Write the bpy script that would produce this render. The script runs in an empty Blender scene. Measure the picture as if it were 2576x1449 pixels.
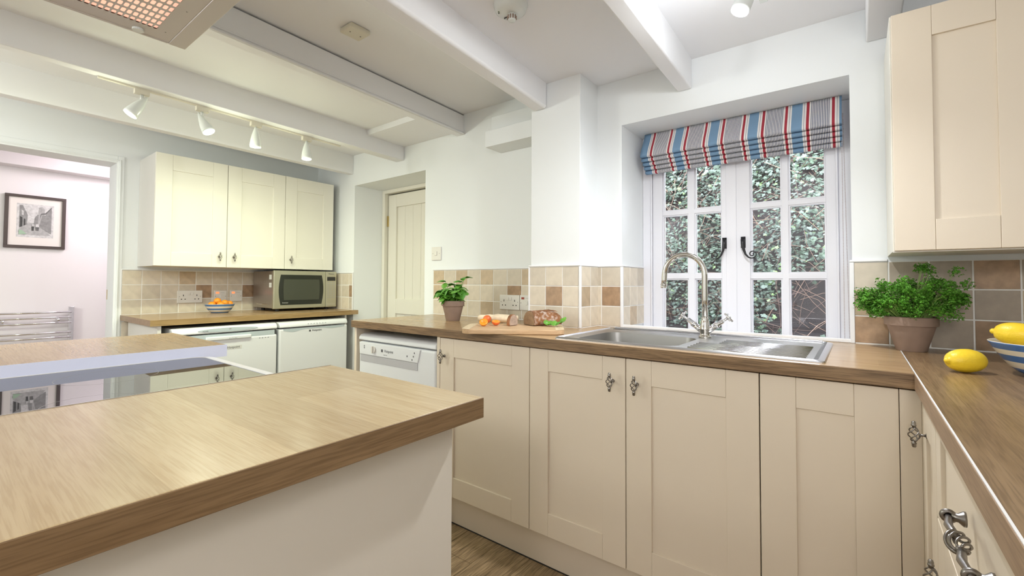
import bpy, bmesh, math, random
from mathutils import Vector, Matrix, noise
random.seed(7)
PI = math.pi
S = bpy.context.scene
COL = S.collection
R = math.radians

# ------------------------------------------------------------------ camera
cam_d = bpy.data.cameras.new('camera'); cam = bpy.data.objects.new('camera', cam_d); COL.objects.link(cam)
F, CY, YAW, PITCH, ROLL = 1131.14, 680.53, .6561, .0272, .0048
fw = Vector((-math.sin(YAW)*math.cos(PITCH), math.cos(YAW)*math.cos(PITCH), math.sin(PITCH)))
rt = Vector((math.cos(YAW), math.sin(YAW), 0)); up = rt.cross(fw)
rt, up = rt*math.cos(ROLL)+up*math.sin(ROLL), up*math.cos(ROLL)-rt*math.sin(ROLL)
cam.matrix_world = Matrix(((rt.x, up.x, -fw.x, 0), (rt.y, up.y, -fw.y, -2.0677), (rt.z, up.z, -fw.z, 1.1238), (0, 0, 0, 1)))
cam_d.sensor_width = 36; cam_d.lens = 36*F/2576; cam_d.shift_y = (CY-724.5)/2576
cam_d.clip_start = .02; cam_d.clip_end = 100
S.camera = cam
# ------------------------------------------------------------------ world and lights
S.view_settings.view_transform = 'Standard'; S.view_settings.look = 'None'
S.view_settings.gamma = 1; S.view_settings.use_curve_mapping = False
S.view_settings.exposure = 1.08
W = bpy.data.worlds.new('world'); S.world = W; W.use_nodes = True
W.node_tree.nodes['Background'].inputs[0].default_value = (.83, .86, 1, 1)
W.node_tree.nodes['Background'].inputs[1].default_value = 14.0
def area(name, loc, target, sx, sy, power, col):
    l = bpy.data.lights.new(name, 'AREA'); l.shape = 'RECTANGLE'; l.size = sx; l.size_y = sy; l.energy = power; l.color = col
    o = bpy.data.objects.new(name, l); COL.objects.link(o); o.location = loc
    o.rotation_euler = (Vector(target)-Vector(loc)).to_track_quat('-Z', 'Y').to_euler(); return o
def point(name, loc, power, col, rad=.12):
    l = bpy.data.lights.new(name, 'POINT'); l.energy = power; l.color = col; l.shadow_soft_size = rad
    o = bpy.data.objects.new(name, l); COL.objects.link(o); o.location = loc; return o
point('fill_light_right', (.25, -3.3, 1.75), 18, (1, .97, .95), .14)  # fill light added behind the camera, no fixture hangs there
point('fill_light_left', (-3.0, -3.2, 1.75), 22, (.98, 1, .93), .14)  # second added fill, lifts the left side from out of view
area('hall_fill', (-4.3, -1.0, 2.1), (-4.55, -1.7, .4), .5, .5, 6, (1, .88, .93))  # unseen source added to give the hall its pinkish light
def spot(loc, target, power, col, ang=120, blend=1, rad=.03):
    l = bpy.data.lights.new('spot_bulb', 'SPOT'); l.energy = power; l.color = col; l.spot_size = R(ang); l.spot_blend = blend; l.shadow_soft_size = rad
    o = bpy.data.objects.new('spot_bulb', l); COL.objects.link(o); o.location = loc
    o.rotation_euler = (Vector(target)-Vector(loc)).to_track_quat('-Z', 'Y').to_euler(); return o

# ------------------------------------------------------------------ materials
def mat(name, col, rough=.5, metal=0, bump=0, bscale=60, var=0, vscale=8, spec=.5, emit=None, coat=0):
    m = bpy.data.materials.new(name); m.use_nodes = True; nt = m.node_tree; b = nt.nodes['Principled BSDF']
    b.inputs['Base Color'].default_value = (*col, 1); b.inputs['Roughness'].default_value = rough; b.inputs['Metallic'].default_value = metal
    b.inputs['Specular IOR Level'].default_value = spec
    if coat: b.inputs['Coat Weight'].default_value = coat; b.inputs['Coat Roughness'].default_value = .1
    if emit: b.inputs['Emission Color'].default_value = (*col, 1); b.inputs['Emission Strength'].default_value = emit
    if bump or var:
        tc = nt.nodes.new('ShaderNodeTexCoord')
    if bump:
        n = nt.nodes.new('ShaderNodeTexNoise'); n.inputs['Scale'].default_value = bscale; n.inputs['Detail'].default_value = 4
        nt.links.new(tc.outputs['Object'], n.inputs['Vector'])
        bp = nt.nodes.new('ShaderNodeBump'); bp.inputs['Strength'].default_value = bump; bp.inputs['Distance'].default_value = .002
        nt.links.new(n.outputs['Fac'], bp.inputs['Height']); nt.links.new(bp.outputs['Normal'], b.inputs['Normal'])
    if var:
        n = nt.nodes.new('ShaderNodeTexNoise'); n.inputs['Scale'].default_value = vscale; n.inputs['Detail'].default_value = 6
        nt.links.new(tc.outputs['Object'], n.inputs['Vector'])
        r = nt.nodes.new('ShaderNodeValToRGB')
        r.color_ramp.elements[0].position = .35; r.color_ramp.elements[1].position = .65
        r.color_ramp.elements[0].color = (*[c*(1-var) for c in col], 1); r.color_ramp.elements[1].color = (*[min(1, c*(1+var*.6)) for c in col], 1)
        nt.links.new(n.outputs['Fac'], r.inputs['Fac']); nt.links.new(r.outputs['Color'], b.inputs['Base Color'])
    return m
def wood(name, c1, c2, axis='X', stave=.1, length=.7, rough=.35, grain=.25):
    m = bpy.data.materials.new(name); m.use_nodes = True; nt = m.node_tree; N = nt.nodes; L = nt.links; b = N['Principled BSDF']
    b.inputs['Roughness'].default_value = rough
    tc = N.new('ShaderNodeTexCoord'); sp = N.new('ShaderNodeMapping')
    if axis == 'Y': sp.inputs['Rotation'].default_value = (0, 0, PI/2)
    L.new(tc.outputs['Object'], sp.inputs['Vector'])
    last = None
    if stave:
        br = N.new('ShaderNodeTexBrick'); br.inputs['Scale'].default_value = 1; br.inputs['Mortar Size'].default_value = 0
        br.inputs['Brick Width'].default_value = length; br.inputs['Row Height'].default_value = stave; br.offset = .37
        br.inputs['Color1'].default_value = (*c1, 1); br.inputs['Color2'].default_value = (*c2, 1); L.new(sp.outputs[0], br.inputs['Vector'])
        base = br.outputs['Color']
    else:
        nz = N.new('ShaderNodeTexNoise'); nz.inputs['Scale'].default_value = 3; L.new(sp.outputs[0], nz.inputs['Vector'])
        mx = N.new('ShaderNodeMix'); mx.data_type = 'RGBA'; mx.inputs['A'].default_value = (*c1, 1); mx.inputs['B'].default_value = (*c2, 1)
        L.new(nz.outputs['Fac'], mx.inputs['Factor']); base = mx.outputs['Result']
    def strm(sc, detail, lo, hi, g_, dist=.3):
        st = N.new('ShaderNodeMapping'); st.inputs['Scale'].default_value = sc; L.new(sp.outputs[0], st.inputs['Vector'])
        n = N.new('ShaderNodeTexNoise'); n.inputs['Scale'].default_value = 1; n.inputs['Detail'].default_value = detail; n.inputs['Distortion'].default_value = dist
        L.new(st.outputs[0], n.inputs['Vector']); r = N.new('ShaderNodeValToRGB'); r.color_ramp.elements[0].position = lo; r.color_ramp.elements[1].position = hi
        r.color_ramp.elements[0].color = (1-g_, (1-g_)*.97, (1-g_)*.93, 1); r.color_ramp.elements[1].color = (1, 1, 1, 1); L.new(n.outputs['Fac'], r.inputs['Fac']); return r.outputs['Color'], n
    def mul(a, b_):
        mu = N.new('ShaderNodeMix'); mu.data_type = 'RGBA'; mu.blend_type = 'MULTIPLY'; mu.inputs['Factor'].default_value = 1; L.new(a, mu.inputs['A']); L.new(b_, mu.inputs['B']); return mu.outputs['Result']
    c_a, n = strm((16, 430, 430), 2, .38, .56, grain*1.15)
    c_b, _n = strm((3.5, 70, 70), 4, .35, .65, grain*.8, .8)
    c_c, _n = strm((1.3, 14, 14), 3, .35, .65, grain*.5, 2.0)
    L.new(mul(mul(mul(base, c_a), c_b), c_c), b.inputs['Base Color'])
    bp = N.new('ShaderNodeBump'); bp.inputs['Strength'].default_value = .03; bp.inputs['Distance'].default_value = .0005
    L.new(n.outputs['Fac'], bp.inputs['Height']); L.new(bp.outputs['Normal'], b.inputs['Normal'])
    return m
M = {}
M['wall'] = mat('wall_paint', (.85, .875, .885), .6, bump=.12, bscale=35)
M['ceil'] = mat('ceiling_paint', (.86, .86, .88), .6, bump=.12, bscale=25)
M['white'] = mat('white_gloss', (.85, .85, .90), .3)
M['trimw'] = mat('white_trim', (.86, .86, .87), .3)
M['hallwall'] = mat('hall_paint', (.82, .79, .80), .6, bump=.1, bscale=30)
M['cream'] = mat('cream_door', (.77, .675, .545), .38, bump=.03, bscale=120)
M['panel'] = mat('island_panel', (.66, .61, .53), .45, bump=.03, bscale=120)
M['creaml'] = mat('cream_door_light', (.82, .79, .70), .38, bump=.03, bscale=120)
M['carc'] = mat('carcass_white', (.72, .70, .66), .45)
M['dark'] = mat('dark_gap', (.03, .025, .02), .8)
M['tilec'] = mat('tile_cream', (.70, .62, .50), .4, bump=.2, bscale=70, var=.07, vscale=24)
M['tiley'] = mat('tile_sand', (.58, .455, .31), .4, bump=.2, bscale=70, var=.12, vscale=24)
M['tileb'] = mat('tile_brown', (.42, .275, .165), .4, bump=.2, bscale=70, var=.2, vscale=30)
M['tileg'] = mat('tile_beige_shaded', (.46, .385, .30), .4, bump=.2, bscale=70, var=.1, vscale=24)  # darkened tile for the wall behind the parsley, shade put into the colour
M['grout'] = mat('grout', (.88, .87, .84), .7)
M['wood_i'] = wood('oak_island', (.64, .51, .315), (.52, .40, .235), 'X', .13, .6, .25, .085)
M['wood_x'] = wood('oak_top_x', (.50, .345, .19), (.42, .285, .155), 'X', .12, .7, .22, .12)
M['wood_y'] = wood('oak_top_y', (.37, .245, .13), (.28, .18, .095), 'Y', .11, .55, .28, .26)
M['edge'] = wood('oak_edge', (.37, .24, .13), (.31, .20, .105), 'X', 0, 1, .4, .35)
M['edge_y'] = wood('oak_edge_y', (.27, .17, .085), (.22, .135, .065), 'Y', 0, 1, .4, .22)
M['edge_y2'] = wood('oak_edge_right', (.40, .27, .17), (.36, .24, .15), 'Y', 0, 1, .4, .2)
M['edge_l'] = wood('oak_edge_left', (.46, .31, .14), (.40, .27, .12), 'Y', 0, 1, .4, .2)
M['floor'] = wood('oak_floor', (.46, .33, .19), (.36, .25, .14), 'Y', .15, .9, .4, .4)
M['plank1'] = wood('plank_a', (.47, .34, .2), (.40, .28, .16), 'Y', 0, 1, .4, .45)
M['plank2'] = wood('plank_b', (.36, .25, .14), (.31, .21, .12), 'Y', 0, 1, .4, .45)
M['board'] = wood('bamboo', (.74, .52, .32), (.68, .47, .28), 'X', .03, .5, .5, .15)
M['board2'] = wood('bamboo_pale', (.80, .66, .45), (.76, .62, .42), 'Y', .02, .5, .5, .15)
M['steel'] = mat('steel', (.62, .62, .64), .22, 1, bump=.02, bscale=200)
M['steelb'] = mat('steel_brushed', (.45, .44, .42), .38, 1)
M['chrome'] = mat('chrome', (.82, .82, .84), .06, 1)
M['nickel'] = mat('nickel_tap', (.62, .60, .56), .1, 1)
M['pewter'] = mat('pewter', (.28, .26, .24), .32, 1)
M['black'] = mat('black_iron', (.015, .015, .018), .35)
M['appl'] = mat('appliance_white', (.78, .80, .82), .3)
M['apps'] = mat('appliance_silver', (.50, .57, .60), .3)
M['plastic'] = mat('socket_plastic', (.80, .78, .73), .35)
M['dirty'] = mat('aged_plastic', (.72, .68, .57), .4)
M['slot'] = mat('socket_slot', (.02, .02, .02), .6)
M['neon'] = mat('neon_red', (1, .12, .04), .4, emit=1.3)
M['neonoff'] = mat('neon_unlit', (.35, .06, .03), .4)
M['mwglass'] = mat('oven_glass', (.02, .022, .015), .12)
M['mwin'] = mat('oven_window', (.06, .065, .045), .15)
M['lcd'] = mat('lcd', (.03, .03, .028), .25)
M['terra'] = mat('terracotta', (.32, .225, .175), .8, bump=.2, bscale=60, var=.14, vscale=14)
M['soil'] = mat('soil', (.04, .025, .015), .95, bump=.8, bscale=80)
M['basil'] = mat('basil_leaf', (.09, .30, .025), .45, var=.3, vscale=30)
M['basil2'] = mat('basil_leaf_light', (.14, .38, .04), .45, var=.25, vscale=30)
M['pars'] = mat('parsley_leaf', (.12, .36, .03), .55, var=.35, vscale=25)
M['stem'] = mat('herb_stem', (.28, .45, .10), .5)
M['lemon'] = mat('lemon', (.88, .62, .03), .38, bump=.35, bscale=220, var=.10, vscale=9)
M['lemont'] = mat('lemon_tip', (.45, .42, .12), .5)
M['orange'] = mat('orange', (.95, .33, .02), .4, bump=.3, bscale=220)
M['orange_d'] = mat('orange_ripe', (.9, .2, .02), .4, bump=.3, bscale=220)
M['china'] = mat('china_cream', (.80, .74, .62), .2)
M['chinab'] = mat('china_blue', (.07, .17, .42), .18)
M['chinab2'] = mat('china_blue_pale', (.10, .22, .45), .2)
M['crust'] = mat('bread_crust', (.30, .125, .05), .8, bump=.7, bscale=50, var=.4, vscale=22)
def floured():
    m = mat('bread_crust_floured', (.27, .115, .045), .85, bump=.8, bscale=45, var=.35, vscale=20); nt = m.node_tree; N = nt.nodes; L = nt.links; b = N['Principled BSDF']
    src = b.inputs['Base Color'].links[0].from_socket; tc = N.new('ShaderNodeTexCoord'); n = N.new('ShaderNodeTexNoise'); n.inputs['Scale'].default_value = 75; n.inputs['Detail'].default_value = 6
    n2 = N.new('ShaderNodeTexNoise'); n2.inputs['Scale'].default_value = 14; L.new(tc.outputs['Object'], n2.inputs['Vector'])
    ad = N.new('ShaderNodeMath'); ad.operation = 'ADD'; L.new(tc.outputs['Object'], n.inputs['Vector']); L.new(n.outputs['Fac'], ad.inputs[0]); L.new(n2.outputs['Fac'], ad.inputs[1])
    sx = N.new('ShaderNodeSeparateXYZ'); L.new(tc.outputs['Object'], sx.inputs[0]); mz = N.new('ShaderNodeMath'); mz.operation = 'MULTIPLY_ADD'; mz.inputs[1].default_value = 3.2; L.new(sx.outputs['Z'], mz.inputs[0]); L.new(ad.outputs[0], mz.inputs[2])
    r = N.new('ShaderNodeValToRGB'); r.color_ramp.elements[0].position = .0; r.color_ramp.elements[1].position = 1; mr = N.new('ShaderNodeMapRange'); mr.inputs['From Min'].default_value = 1.16; mr.inputs['From Max'].default_value = 1.48
    L.new(mz.outputs[0], mr.inputs['Value']); mx = N.new('ShaderNodeMix'); mx.data_type = 'RGBA'; L.new(mr.outputs[0], mx.inputs['Factor']); L.new(src, mx.inputs['A']); mx.inputs['B'].default_value = (.66, .55, .47, 1)
    L.new(mx.outputs['Result'], b.inputs['Base Color']); return m
M['floured'] = floured()
M['crumb'] = mat('bread_crumb', (.34, .22, .13), .9, bump=.8, bscale=120, var=.2, vscale=60)
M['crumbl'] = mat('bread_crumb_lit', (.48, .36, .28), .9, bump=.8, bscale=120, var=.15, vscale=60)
M['apri'] = mat('apricot_flesh', (.95, .33, .02), .35, bump=.2, bscale=80)
M['aprs'] = mat('apricot_skin', (.80, .17, .04), .45, var=.4, vscale=14)
M['paper'] = mat('bread_paper', (.82, .68, .48), .7, bump=.5, bscale=40, var=.15, vscale=30)
M['frame'] = mat('picture_frame', (.065, .045, .042), .4)
M['mount'] = mat('picture_mount', (.80, .76, .72), .7)
for k in 'cybg':
    m = M['tile'+k]; nt = m.node_tree; N = nt.nodes; b = N['Principled BSDF']; src = b.inputs['Base Color'].links[0].from_socket
    oi = N.new('ShaderNodeObjectInfo'); mr = N.new('ShaderNodeMapRange'); mr.inputs['To Min'].default_value = .86; mr.inputs['To Max'].default_value = 1.08
    hs = N.new('ShaderNodeHueSaturation'); nt.links.new(oi.outputs['Random'], mr.inputs['Value']); nt.links.new(mr.outputs[0], hs.inputs['Value'])
    nt.links.new(src, hs.inputs['Color']); nt.links.new(hs.outputs['Color'], b.inputs['Base Color'])
for i, v in enumerate((.62, .42, .27, .13, .06)): M['g%d' % i] = mat('print_grey_%d' % i, (v, v, v*.99), .6, var=.18, vscale=60)
M['gg'] = mat('print_green', (.35, .50, .36), .6)
M['hood'] = mat('hood_steel', (.60, .56, .53), .42, .35)
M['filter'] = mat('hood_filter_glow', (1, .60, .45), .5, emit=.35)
M['hob'] = mat('hob_glass', (.02, .022, .025), .008, spec=1.0)
M['hob'].node_tree.nodes['Principled BSDF'].inputs['IOR'].default_value = 2.6
M['hobmark'] = mat('hob_mark', (.35, .33, .33), .3)
M['whiteedge'] = mat('island_white_edge', (.68, .71, .86), .35, bump=.05, bscale=50)
M['spotw'] = mat('spot_white', (.74, .77, .75), .25)
M['bulb'] = mat('bulb_glow', (1, .98, .92), .5, emit=9)
M['ivy'] = mat('ivy_leaf', (.013, .032, .012), .7, var=.45, vscale=6)
M['ivy2'] = mat('ivy_leaf_pale', (.030, .052, .032), .7, var=.3, vscale=6)
M['ivy3'] = mat('ivy_leaf_young', (.06, .11, .025), .6, var=.2, vscale=6)
M['twig'] = mat('ivy_twig', (.13, .082, .052), .8)
M['twigd'] = mat('ivy_twig_dark', (.06, .036, .026), .85)
M['bank'] = mat('bank_soil', (.009, .0058, .004), .95, bump=0, bscale=30, var=.5, vscale=5)
M['stone'] = mat('stone', (.05, .046, .045), .9, bump=.8, bscale=20, var=.25, vscale=10)
M['cord'] = mat('bead_cord', (.55, .47, .47), .5)
M['text'] = mat('lettering_grey', (.08, .08, .09), .5)
M['textl'] = mat('lettering_faint', (.42, .43, .45), .5)
M['textw'] = mat('lettering_silver', (.55, .55, .5), .4)
M['sticker'] = mat('sticker', (.70, .70, .68), .5)
M['brass'] = mat('brass', (.55, .42, .18), .3, 1)
def glass():
    m = bpy.data.materials.new('window_glass'); m.use_nodes = True; nt = m.node_tree; N = nt.nodes; L = nt.links
    N.remove(N['Principled BSDF']); out = N['Material Output']
    t = N.new('ShaderNodeBsdfTransparent'); g = N.new('ShaderNodeBsdfGlossy'); g.inputs['Roughness'].default_value = .02
    fr = N.new('ShaderNodeFresnel'); fr.inputs['IOR'].default_value = 1.45; mx = N.new('ShaderNodeMixShader')
    L.new(fr.outputs[0], mx.inputs[0]); L.new(t.outputs[0], mx.inputs[1]); L.new(g.outputs[0], mx.inputs[2]); L.new(mx.outputs[0], out.inputs[0])
    return m
M['glass'] = glass()
def stripes():
    m = bpy.data.materials.new('striped_linen'); m.use_nodes = True; nt = m.node_tree; N = nt.nodes; L = nt.links; b = N['Principled BSDF']
    b.inputs['Roughness'].default_value = .85
    tc = N.new('ShaderNodeTexCoord'); sx = N.new('ShaderNodeSeparateXYZ'); L.new(tc.outputs['Object'], sx.inputs[0])
    P = .1655
    def mth(op, a, bb=None):
        n = N.new('ShaderNodeMath'); n.operation = op
        for i, v in enumerate((a, bb)):
            if v is None: continue
            if isinstance(v, (int, float)): n.inputs[i].default_value = v
            else: L.new(v, n.inputs[i])
        return n.outputs[0]
    u = mth('FRACT', mth('DIVIDE', mth('ADD', sx.outputs['X'], .821+P*3), P))
    r = N.new('ShaderNodeValToRGB'); r.color_ramp.interpolation = 'CONSTANT'
    cr, rd, bl, nv = (.80, .77, .75, 1), (.38, .03, .05, 1), (.19, .32, .48, 1), (.07, .09, .17, 1)
    stops = [(0, rd), (.030, cr), (.50, rd), (.557, cr), (.600, nv), (.608, cr), (.645, bl), (.88, cr), (.915, nv), (.923, cr), (.968, rd)]
    els = r.color_ramp.elements; els[0].position = 0; els[0].color = rd; els[1].position = stops[-1][0]; els[1].color = stops[-1][1]
    for p, c in stops[1:-1]: e = els.new(p); e.color = c
    L.new(u, r.inputs['Fac'])
    pin = mth('LESS_THAN', mth('FRACT', mth('MULTIPLY', u, 30)), .48)
    ins = mth('MULTIPLY', mth('GREATER_THAN', u, .068), mth('LESS_THAN', u, .468))
    f = mth('MULTIPLY', pin, ins)
    mx = N.new('ShaderNodeMix'); mx.data_type = 'RGBA'; L.new(f, mx.inputs['Factor']); L.new(r.outputs['Color'], mx.inputs['A']); mx.inputs['B'].default_value = nv
    L.new(mx.outputs['Result'], b.inputs['Base Color'])
    return m
M['linen'] = stripes()

# ------------------------------------------------------------------ mesh helpers
ORG = {}
class MB:
    def __init__(s): s.v = []; s.f = []; s.m = []
    def add(s, vs, fs, mi=0):
        o = len(s.v); s.v += [Vector(p) for p in vs]; s.f += [[o+i for i in f] for f in fs]; s.m += [mi]*len(fs); return s
    def box(s, x0, x1, y0, y1, z0, z1, mi=0):
        return s.add([(x0, y0, z0), (x1, y0, z0), (x1, y1, z0), (x0, y1, z0), (x0, y0, z1), (x1, y0, z1), (x1, y1, z1), (x0, y1, z1)],
                     [(0, 3, 2, 1), (4, 5, 6, 7), (0, 1, 5, 4), (1, 2, 6, 5), (2, 3, 7, 6), (3, 0, 4, 7)], mi)
    def hexa(s, bot, top, mi=0):
        return s.add(list(bot)+list(top), [(0, 3, 2, 1), (4, 5, 6, 7), (0, 1, 5, 4), (1, 2, 6, 5), (2, 3, 7, 6), (3, 0, 4, 7)], mi)
    def tube(s, pts, r, n=8, caps=True, mi=0):
        pts = [Vector(p) for p in pts]; k = len(pts); rr = r if isinstance(r, (list, tuple)) else [r]*k; vs = []; fs = []
        ref = None
        for i, p in enumerate(pts):
            t = (pts[min(i+1, k-1)]-pts[max(i-1, 0)]).normalized()
            if ref is None: ref = t.orthogonal().normalized()
            ref = (ref-t*ref.dot(t)); ref = ref.normalized() if ref.length > 1e-6 else t.orthogonal().normalized()
            bn = t.cross(ref)
            for j in range(n):
                a = 2*PI*j/n; vs.append(p+(ref*math.cos(a)+bn*math.sin(a))*rr[i])
        for i in range(k-1):
            for j in range(n): fs.append((i*n+j, i*n+(j+1) % n, (i+1)*n+(j+1) % n, (i+1)*n+j))
        if caps: fs.append(tuple(range(n))[::-1]); fs.append(tuple((k-1)*n+j for j in range(n)))
        return s.add(vs, fs, mi)
    def lathe(s, prof, n=24, c=(0, 0, 0), axis='Z', mi=0, mis=None):
        vs = []; fs = []; ms = []
        for r_, z in prof:
            for j in range(n):
                a = 2*PI*j/n; x, y = r_*math.cos(a), r_*math.sin(a)
                p = {'Z': (x, y, z), 'Y': (x, z, y), 'X': (z, x, y)}[axis]
                vs.append(Vector(p)+Vector(c))
        for i in range(len(prof)-1):
            for j in range(n): fs.append((i*n+j, i*n+(j+1) % n, (i+1)*n+(j+1) % n, (i+1)*n+j)); ms.append(mis[i] if mis else mi)
        o = len(s.v); s.v += vs; s.f += [[o+q for q in f] for f in fs]; s.m += ms; return s
    def xf(s, mtx, start=0):
        for i in range(start, len(s.v)): s.v[i] = mtx @ s.v[i]
        return s
    def mesh(s, name, mats, smooth=False, org=Vector((0, 0, 0))):
        me = bpy.data.meshes.new(name); me.from_pydata([tuple(p-org) for p in s.v], [], s.f)
        for m in (mats if isinstance(mats, (list, tuple)) else [mats]): me.materials.append(m)
        if any(s.m): me.polygons.foreach_set('material_index', s.m)
        if smooth: me.polygons.foreach_set('use_smooth', [True]*len(s.f))
        bm = bmesh.new(); bm.from_mesh(me)
        if smooth: bmesh.ops.remove_doubles(bm, verts=bm.verts, dist=1e-6)
        bmesh.ops.recalc_face_normals(bm, faces=bm.faces); bm.to_mesh(me); bm.free()
        return me
    def build(s, name, mats, parent=None, smooth=False, bevel=0, seg=2, org=None):
        if parent is not None: o_ = ORG[parent.name]
        elif org is not None: o_ = Vector(org)
        else:
            xs = [v.x for v in s.v]; ys = [v.y for v in s.v]; zs = [v.z for v in s.v]
            o_ = Vector(((min(xs)+max(xs))/2, (min(ys)+max(ys))/2, min(zs)))
        me = s.mesh(name, mats, smooth, o_)
        ob = bpy.data.objects.new(name, me); COL.objects.link(ob)
        if parent is not None: ob.parent = parent
        else: ob.location = o_
        ORG[ob.name] = o_
        if bevel:
            b = ob.modifiers.new('bevel', 'BEVEL'); b.width = bevel; b.segments = seg; b.limit_method = 'ANGLE'; b.angle_limit = R(40)
            if smooth is False:
                me.polygons.foreach_set('use_smooth', [True]*len(me.polygons)); w = ob.modifiers.new('wn', 'WEIGHTED_NORMAL'); w.keep_sharp = True
        return ob
def B(x0, x1, y0, y1, z0, z1): return MB().box(x0, x1, y0, y1, z0, z1)
def tag(o, label=None, cat=None, group=None, kind=None):
    if label: o['label'] = label
    if cat: o['category'] = cat
    if group: o['group'] = group
    if kind: o['kind'] = kind
    return o
def thing(name, loc, label, cat, group=None):
    o = bpy.data.objects.new(name, None); COL.objects.link(o); o.location = loc; o.empty_display_size = .05
    ORG[o.name] = Vector(loc); return tag(o, label, cat, group)
def struct(o): o['kind'] = 'structure'; return o
def inst(name, me, parent, loc, rot=(0, 0, 0), scale=1, bevel=0):
    """an object that shares mesh data, placed in world coordinates below an unrotated parent"""
    o = bpy.data.objects.new(name, me); COL.objects.link(o)
    if parent is not None: o.parent = parent; o.location = Vector(loc)-ORG[parent.name]
    else: o.location = loc
    o.rotation_euler = rot; o.scale = (scale,)*3 if isinstance(scale, (int, float)) else scale; ORG[o.name] = ORG[parent.name] if parent else Vector(loc)
    if bevel:
        b = o.modifiers.new('bevel', 'BEVEL'); b.width = bevel; b.segments = 2
    return o
def copy_tree(o, parent=None):
    c = o.copy(); COL.objects.link(c); ORG[c.name] = ORG[o.name]
    if parent is not None: c.parent = parent
    for ch in [k for k in COL.objects if k.parent == o]: copy_tree(ch, c)
    return c
def text(s, size, loc, face, parent, m, name='lettering'):
    cu = bpy.data.curves.new(name, 'FONT'); cu.body = s; cu.size = size; cu.extrude = .0002; cu.align_x = 'CENTER'; cu.align_y = 'CENTER'; cu.materials.append(m)
    tmp = bpy.data.objects.new('tmp', cu); me = bpy.data.meshes.new_from_object(tmp); bpy.data.objects.remove(tmp); me.name = name
    rot = {'-Y': (PI/2, 0, 0), '+X': (PI/2, 0, PI/2), '-X': (PI/2, 0, -PI/2), '-Z': (PI, 0, 0)}[face]
    o = bpy.data.objects.new(name, me); COL.objects.link(o); o.parent = parent; o.location = Vector(loc)-ORG[parent.name]; o.rotation_euler = rot
    ORG[o.name] = ORG[parent.name]; return o
XL, YL, WT = -3.802, .033, .91
PX0, PX1, PY = -1.331, -1.044, -.182       # pillar
WX0, WX1, WZ, WD = -.914, -.017, 1.902, .27 # window opening
RX = .74; BK = -4.2; TOP = 2.42

# ------------------------------------------------------------------ walls
def wallmesh():
    m = MB()
    m.box(-2.382, PX0, YL, YL+.5, 0, TOP)                   # between the door recess and the pillar
    m.box(-3.234, -2.382, YL, YL+.5, 1.907, TOP)
    m.box(XL-.3, -3.234, YL, YL+.5, 0, TOP)
    m.box(PX1, WX0, 0, .5, 0, TOP); m.box(WX0, WX1, 0, .5, WZ, TOP); m.box(WX0, WX1, 0, .42, 0, .87)
    m.box(WX1, RX, 0, .5, 0, TOP)
    return m
wall_w = struct(wallmesh().build('wall_window', M['wall'], org=(0, 0, 0)))
pillar = struct(B(PX0, PX1, PY, .3, 0, TOP).build('pillar', M['wall'], bevel=.004))
m = MB(); m.box(-1.705, PX0, -.115, YL, 1.907, 2.0); m.box(-1.705, PX0, -.06, YL, 2.0, 2.1)
boxing = struct(m.build('trim_1', M['wall'], bevel=.002))
wall_l = struct(MB().box(XL-.18, XL, -1.33, YL+.4, 0, TOP).box(XL-.18, XL, BK, -2.9, 0, TOP).box(XL-.18, XL, -2.9, -1.33, 1.90, TOP).build('wall_left', M['wall'], org=(0, 0, 0)))
wall_r = struct(B(RX, RX+.12, BK, .5, 0, TOP).build('wall_right', M['wall']))
wall_b = struct(B(-5.2, RX, BK-.12, BK, 0, TOP).build('wall_back', M['wall']))
floor = struct(B(-5.2, RX, BK, .8, -.1, 0).build('floor', M['floor'], org=(0, 0, 0)))
c = MB()
c.box(-1.27, RX, BK, .5, 2.13, 2.4); c.box(-2.05, -1.27, BK, .5, 2.216, 2.4); c.box(-2.65, -2.05, BK, -.29, 2.145, 2.4); c.box(-2.65, -2.05, -.29, .5, 2.11, 2.4)
c.box(XL-.1, -2.65, BK, .5, 2.155, 2.4)
struct(c.build('ceiling', M['ceil'], org=(0, 0, 0)))
# hall beyond the left doorway
struct(B(-5.02, -4.9, BK, -.3, 0, TOP).build('wall_hall', M['hallwall']))
struct(B(-4.9, XL-.18, -.42, -.3, 0, TOP).build('wall_hall_end', M['hallwall']))
struct(B(-4.9, XL-.18, BK, -.42, 2.16, 2.3).build('ceiling_hall', M['hallwall']))
struct(B(-4.9, -4.78, BK, -.42, 1.955, 2.16).build('hall_beam', M['hallwall'], bevel=.004))
def beam(x0, x1, z0, z1, y1, k, m=M['ceil'], bev=.008, y0=BK):
    L = y1-y0
    s = -k*L
    o = MB().hexa([(x0+s, y0, z0), (x1+s, y0, z0), (x1, y1, z0), (x0, y1, z0)], [(x0+s, y0, z1), (x1+s, y0, z1), (x1, y1, z1), (x0, y1, z1)])
    return struct(o.build('ceiling_beam', m, bevel=bev, seg=3))
beam(-1.312, -1.233, 2.003, 2.2, PY, -.085, bev=.014)
beam(-.642, -.579, 1.996, 2.2, 0, -.03, bev=.008)
beam(.033, .125, 2.005, 2.2, 0, 0, bev=.006, y0=-2.2)
bA = beam(-2.078, -2.015, 2.083, 2.207, YL, -.052, bev=.002)
beam(-2.022, -2.009, 2.083, 2.093, YL, -.052, bev=.003); beam(-2.020, -2.011, 2.098, 2.104, YL, -.052, bev=.002)
Lb = YL-BK
bB = struct(MB().hexa([(-2.70+.055*Lb, BK, 2.012), (-2.615+.037*Lb, BK, 2.012), (-2.615, YL, 2.012), (-2.70, YL, 2.012)], [(-2.70+.055*Lb, BK, 2.2), (-2.615+.037*Lb, BK, 2.2), (-2.615, YL, 2.2), (-2.70, YL, 2.2)]).build('ceiling_beam', M['ceil'], bevel=.004, seg=3))
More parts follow.
